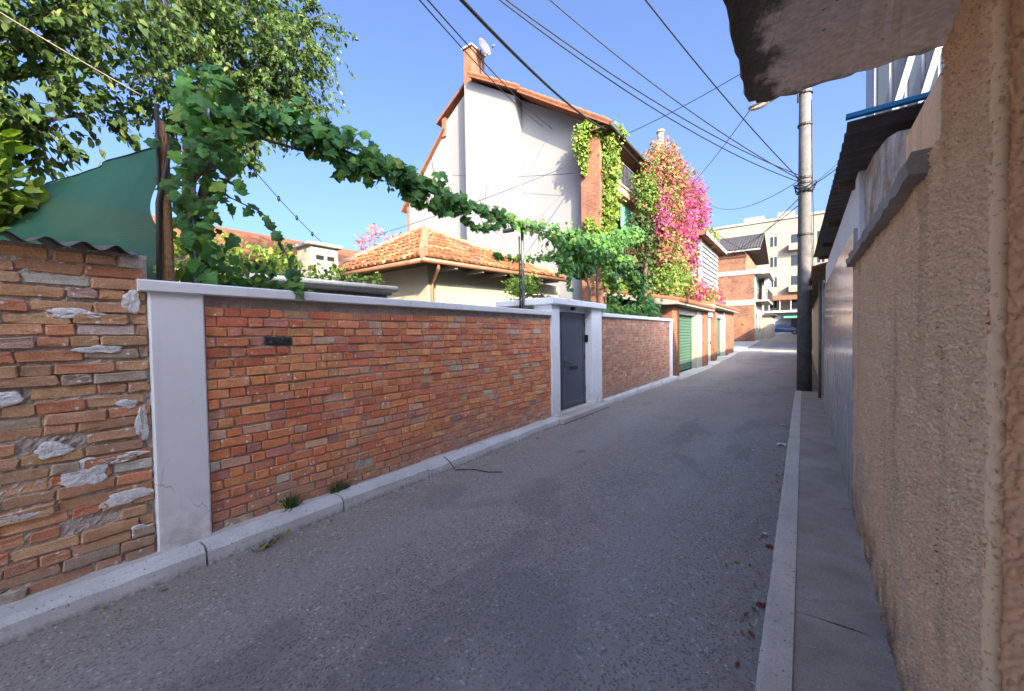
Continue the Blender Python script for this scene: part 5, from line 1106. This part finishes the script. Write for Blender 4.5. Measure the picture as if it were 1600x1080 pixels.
# weeds at the wall foot
for k, (y_, lab) in enumerate(((1.66, 'small grass tuft at the wall foot nearer the white pillar'), (2.12, 'small grass tuft at the wall foot further from the white pillar'))):
    rg = np.random.default_rng(60 + k); n = 130; P = np.array((-3.705, y_, .135)) + rg.normal(0, 1, (n, 3)) * np.array((.012, .03 + .02 * k, .004)); t = thing('weed', lab, 'weed', (-3.7, y_, .13), 'weeds along the wall foot')
    leaf_mesh('blades', 'blade', P, rg.uniform(.05, .15, n), frames(rg, n, (.25, 0, .9 - .3 * k), (1, 0, .3), .4, .5), palette(rg, n, [(.07, .13, .035), (.11, .16, .05)], None, .2), t)
rg = np.random.default_rng(66); n = 26; t = thing('leaf_litter', 'small heap of dry leaves in the gutter below the white pillar', 'leaves', (-3.42, 1.35, .01))
leaf_mesh('leaves', 'leaf', np.array((-3.43, 1.33, .02)) + rg.normal(0, 1, (n, 3)) * np.array((.03, .07, .006)), rg.uniform(.03, .06, n), frames(rg, n, (0, 1, 0), (0, 0, 1), .6, .3), palette(rg, n, [(.20, .18, .06), (.25, .2, .1), (.12, .14, .05)], None, .2), t)

rg = np.random.default_rng(91); n = 230; side = rg.random(n) < .5
P = np.stack([np.where(side, -3.46 + np.abs(rg.normal(0, .07, n)), -.19 - np.abs(rg.normal(0, .09, n))), rg.uniform(.4, 13, n) , np.full(n, .008)], 1)
tag(leaf_mesh('dry_leaves', 'leaf', P, rg.uniform(.015, .045, n), frames(rg, n, (0, 1, 0), (0, 0, 1), .8, .25), palette(rg, n, [(.22, .16, .07), (.16, .10, .05), (.28, .22, .10), (.30, .10, .08)], None, .25), None), 'dry leaf crumbs scattered along both gutters', 'leaves', kind='stuff')
# ================================================================== OVERHEAD CABLES
def wire(label, pts, r=.012, sag=.0, group='overhead cables', name='overhead_cable', mat='cable', n=18, far=False):
    a, b = Vector(pts[0]), Vector(pts[1]); m = MB()
    pre = [Vector((a.x - 4.5 + a.y * .1, a.y - 13, a.z + 1.4))] if far else []      # the span goes on to a roof behind the viewpoint
    m.tube(pre + [a.lerp(b, i / n) - Vector((0, 0, 4 * sag * (i / n) * (1 - i / n))) for i in range(n + 1)], r, 5)
    return tag(m.build(name, mat, None, True), label, 'cable', group)
PT = (0.0, 12.85, 5.45)
wire('thick black cable running from the upper centre to the white house corner', [(-3.2, 2.6, 5.6), (-5.75, 13.75, 9.0)], .026, .25, far=True)
wire('cable passing just left of the thick black cable behind the chimney', [(-3.7, 2.9, 5.85), (-9.2, 16.4, 11.0)], .011, .2, far=True)
wire('thinner cable furthest left beside the satellite dish', [(-3.75, 2.75, 5.85), (-9.6, 16.2, 11.2)], .010, .25, far=True)
wire('lower of the two parallel cables reaching the utility pole from the top', [(-4.1, 4.9, 7.15), PT], .011, .35, far=True)
wire('upper of the two parallel cables reaching the utility pole from the top', [(-4.1, 5.05, 7.25), (0, 12.8, 5.6)], .011, .30, far=True)
wire('single cable right of the parallel pair reaching the utility pole', [(-4.1, 6.9, 8.3), (0, 12.85, 5.5)], .012, .25, far=True)
wire('rightmost cable falling steeply to the utility pole', [(-2.1, 6.3, 7.0), (0, 12.85, 5.45)], .012, .12, far=True)
wire('cable crossing from behind the concrete canopy to the white house eave', [(0, 12.8, 9.2), (-5.6, 14.6, 9.0)], .012, .15)
wire('cable from the street lamp down to the bougainvillea', [(-.95, 12.6, 7.9), (-4.6, 22.0, 9.2)], .012, .1)
wire('slack cable from the utility pole to the bougainvillea tip', [(0, 12.85, 5.6), (-4.4, 25.5, 9.0)], .010, .5)
wire('cable from the utility pole down to the brick house', [(0, 12.85, 5.2), (-3.9, 30, 6.6)], .012, .2)
wire('lower cable from the utility pole towards the garages', [(0, 12.85, 5.0), (-4.2, 27.5, 6.2)], .012, .2)
wire('dark cable crossing before the louvred wing and brick house', [(-5.5, 14.3, 8.7), (-3.6, 45, 9.2)], .020, .9)
wire('thin line crossing the white gable horizontally', [(-14.0, 14.3, 9.6), (-6.9, 13.9, 7.8)], .010, .12)
wire('thin line slanting up across the white gable to the pier', [(-11.3, 8.2, 5.1), (-6.7, 13.8, 8.2)], .010, .1)
wire('cable from the utility pole over the shed roof', [(.1, 12.85, 5.3), (2.42, 6.0, 5.2)], .010, .1)
wire('cable from the utility pole up to the office block', [(.1, 12.85, 5.3), (3.5, 28, 13)], .010, .2)
sl = wire('string of small bulbs from the tree to the chimney box', [(-7.4, 2.85, 4.5), (-9.0, 4.9, 3.85)], .007, .05, None, 'bulb_string')
for k in range(3):
    t_ = .3 + .25 * k; p = Vector((-7.4, 2.85, 4.5)).lerp(Vector((-9.0, 4.9, 3.85)), t_); m = MB(); m.tube([p, p - Vector((0, 0, .05)), p - Vector((0, 0, .1))], [.015, .03, .012], 8); o = m.build('bulb', 'black', sl, True)
wire('tan rope tied from the tree at the top left corner', [(-4.9, -.2, 4.3), (-4.9, 1.0, 3.9)], .005, .02, None, 'rope', 'rope')

# ================================================================== LITTER
def scrap(label, x, y_, s, mat, seed):
    r1 = random.Random(seed); m = MB(); n = 4; Hh = [[r1.uniform(0, s * .45) for _ in range(n + 1)] for _ in range(n + 1)]; J = [[(r1.uniform(-.2, .2) * s / n, r1.uniform(-.2, .2) * s / n) for _ in range(n + 1)] for _ in range(n + 1)]
    m.grid(lambda u, v: (x + s * (u - .5) + J[int(round(u * n))][int(round(v * n))][0], y_ + s * .8 * (v - .5) + J[int(round(u * n))][int(round(v * n))][1], .006 + Hh[int(round(u * n))][int(round(v * n))]), n, n)
    o = m.build('litter', mat); o.modifiers.new('t', 'SOLIDIFY').thickness = .002; tag(o, label, 'litter', 'litter along the right gutter')
scrap('crumpled white paper in the right gutter before the utility pole', -.25, 6.83, .10, 'paper', 1)
scrap('small white scrap in the gutter beside the middle kerb stone', -.24, 3.75, .04, 'paper', 2)
scrap('red scrap beside the small white one in the right gutter', -.205, 3.55, .045, 'redlitter', 3)
scrap('reddish scrap nearest the camera in the right gutter', -.20, 2.75, .05, 'redlitter', 4)
scrap('tiny white scrap furthest down the right gutter', -.28, 8.3, .05, 'paper', 5)
scrap('flat white scrap lying out from the kerb near the paper', -.55, 6.3, .05, 'paper', 6)
m = MB(); m.tube([(-3.62, 3.45, .145), (-3.50, 3.42, .12), (-3.42, 3.45, .015), (-3.25, 3.6, .012), (-3.05, 3.62, .012), (-2.9, 3.72, .012)], .0055, 6); tag(m.build('cable_scrap', 'cable', None, True), 'short black cable trailing over the left kerb onto the road', 'cable')
m = MB(); r1 = random.Random(44)
for k in range(1100):
    u = r1.random(); x = -.16 - abs(r1.gauss(0, .16)) if u < .5 else (-3.5 + abs(r1.gauss(0, .14)) if u < .8 else r1.uniform(-3.3, -.3)); yy = r1.uniform(.2, 9); s = r1.uniform(.002, .008)
    m.add([(x - s, yy - s, .001), (x + s, yy - s * .7, .001), (x + s * .6, yy + s, .001), (x - s * .7, yy + s, .001), (x, yy, s * 1.3)], [(0, 1, 4), (1, 2, 4), (2, 3, 4), (3, 0, 4)])
tag(m.build('grit', 'apron'), 'scattered pale grit on the road', 'grit', kind='stuff')
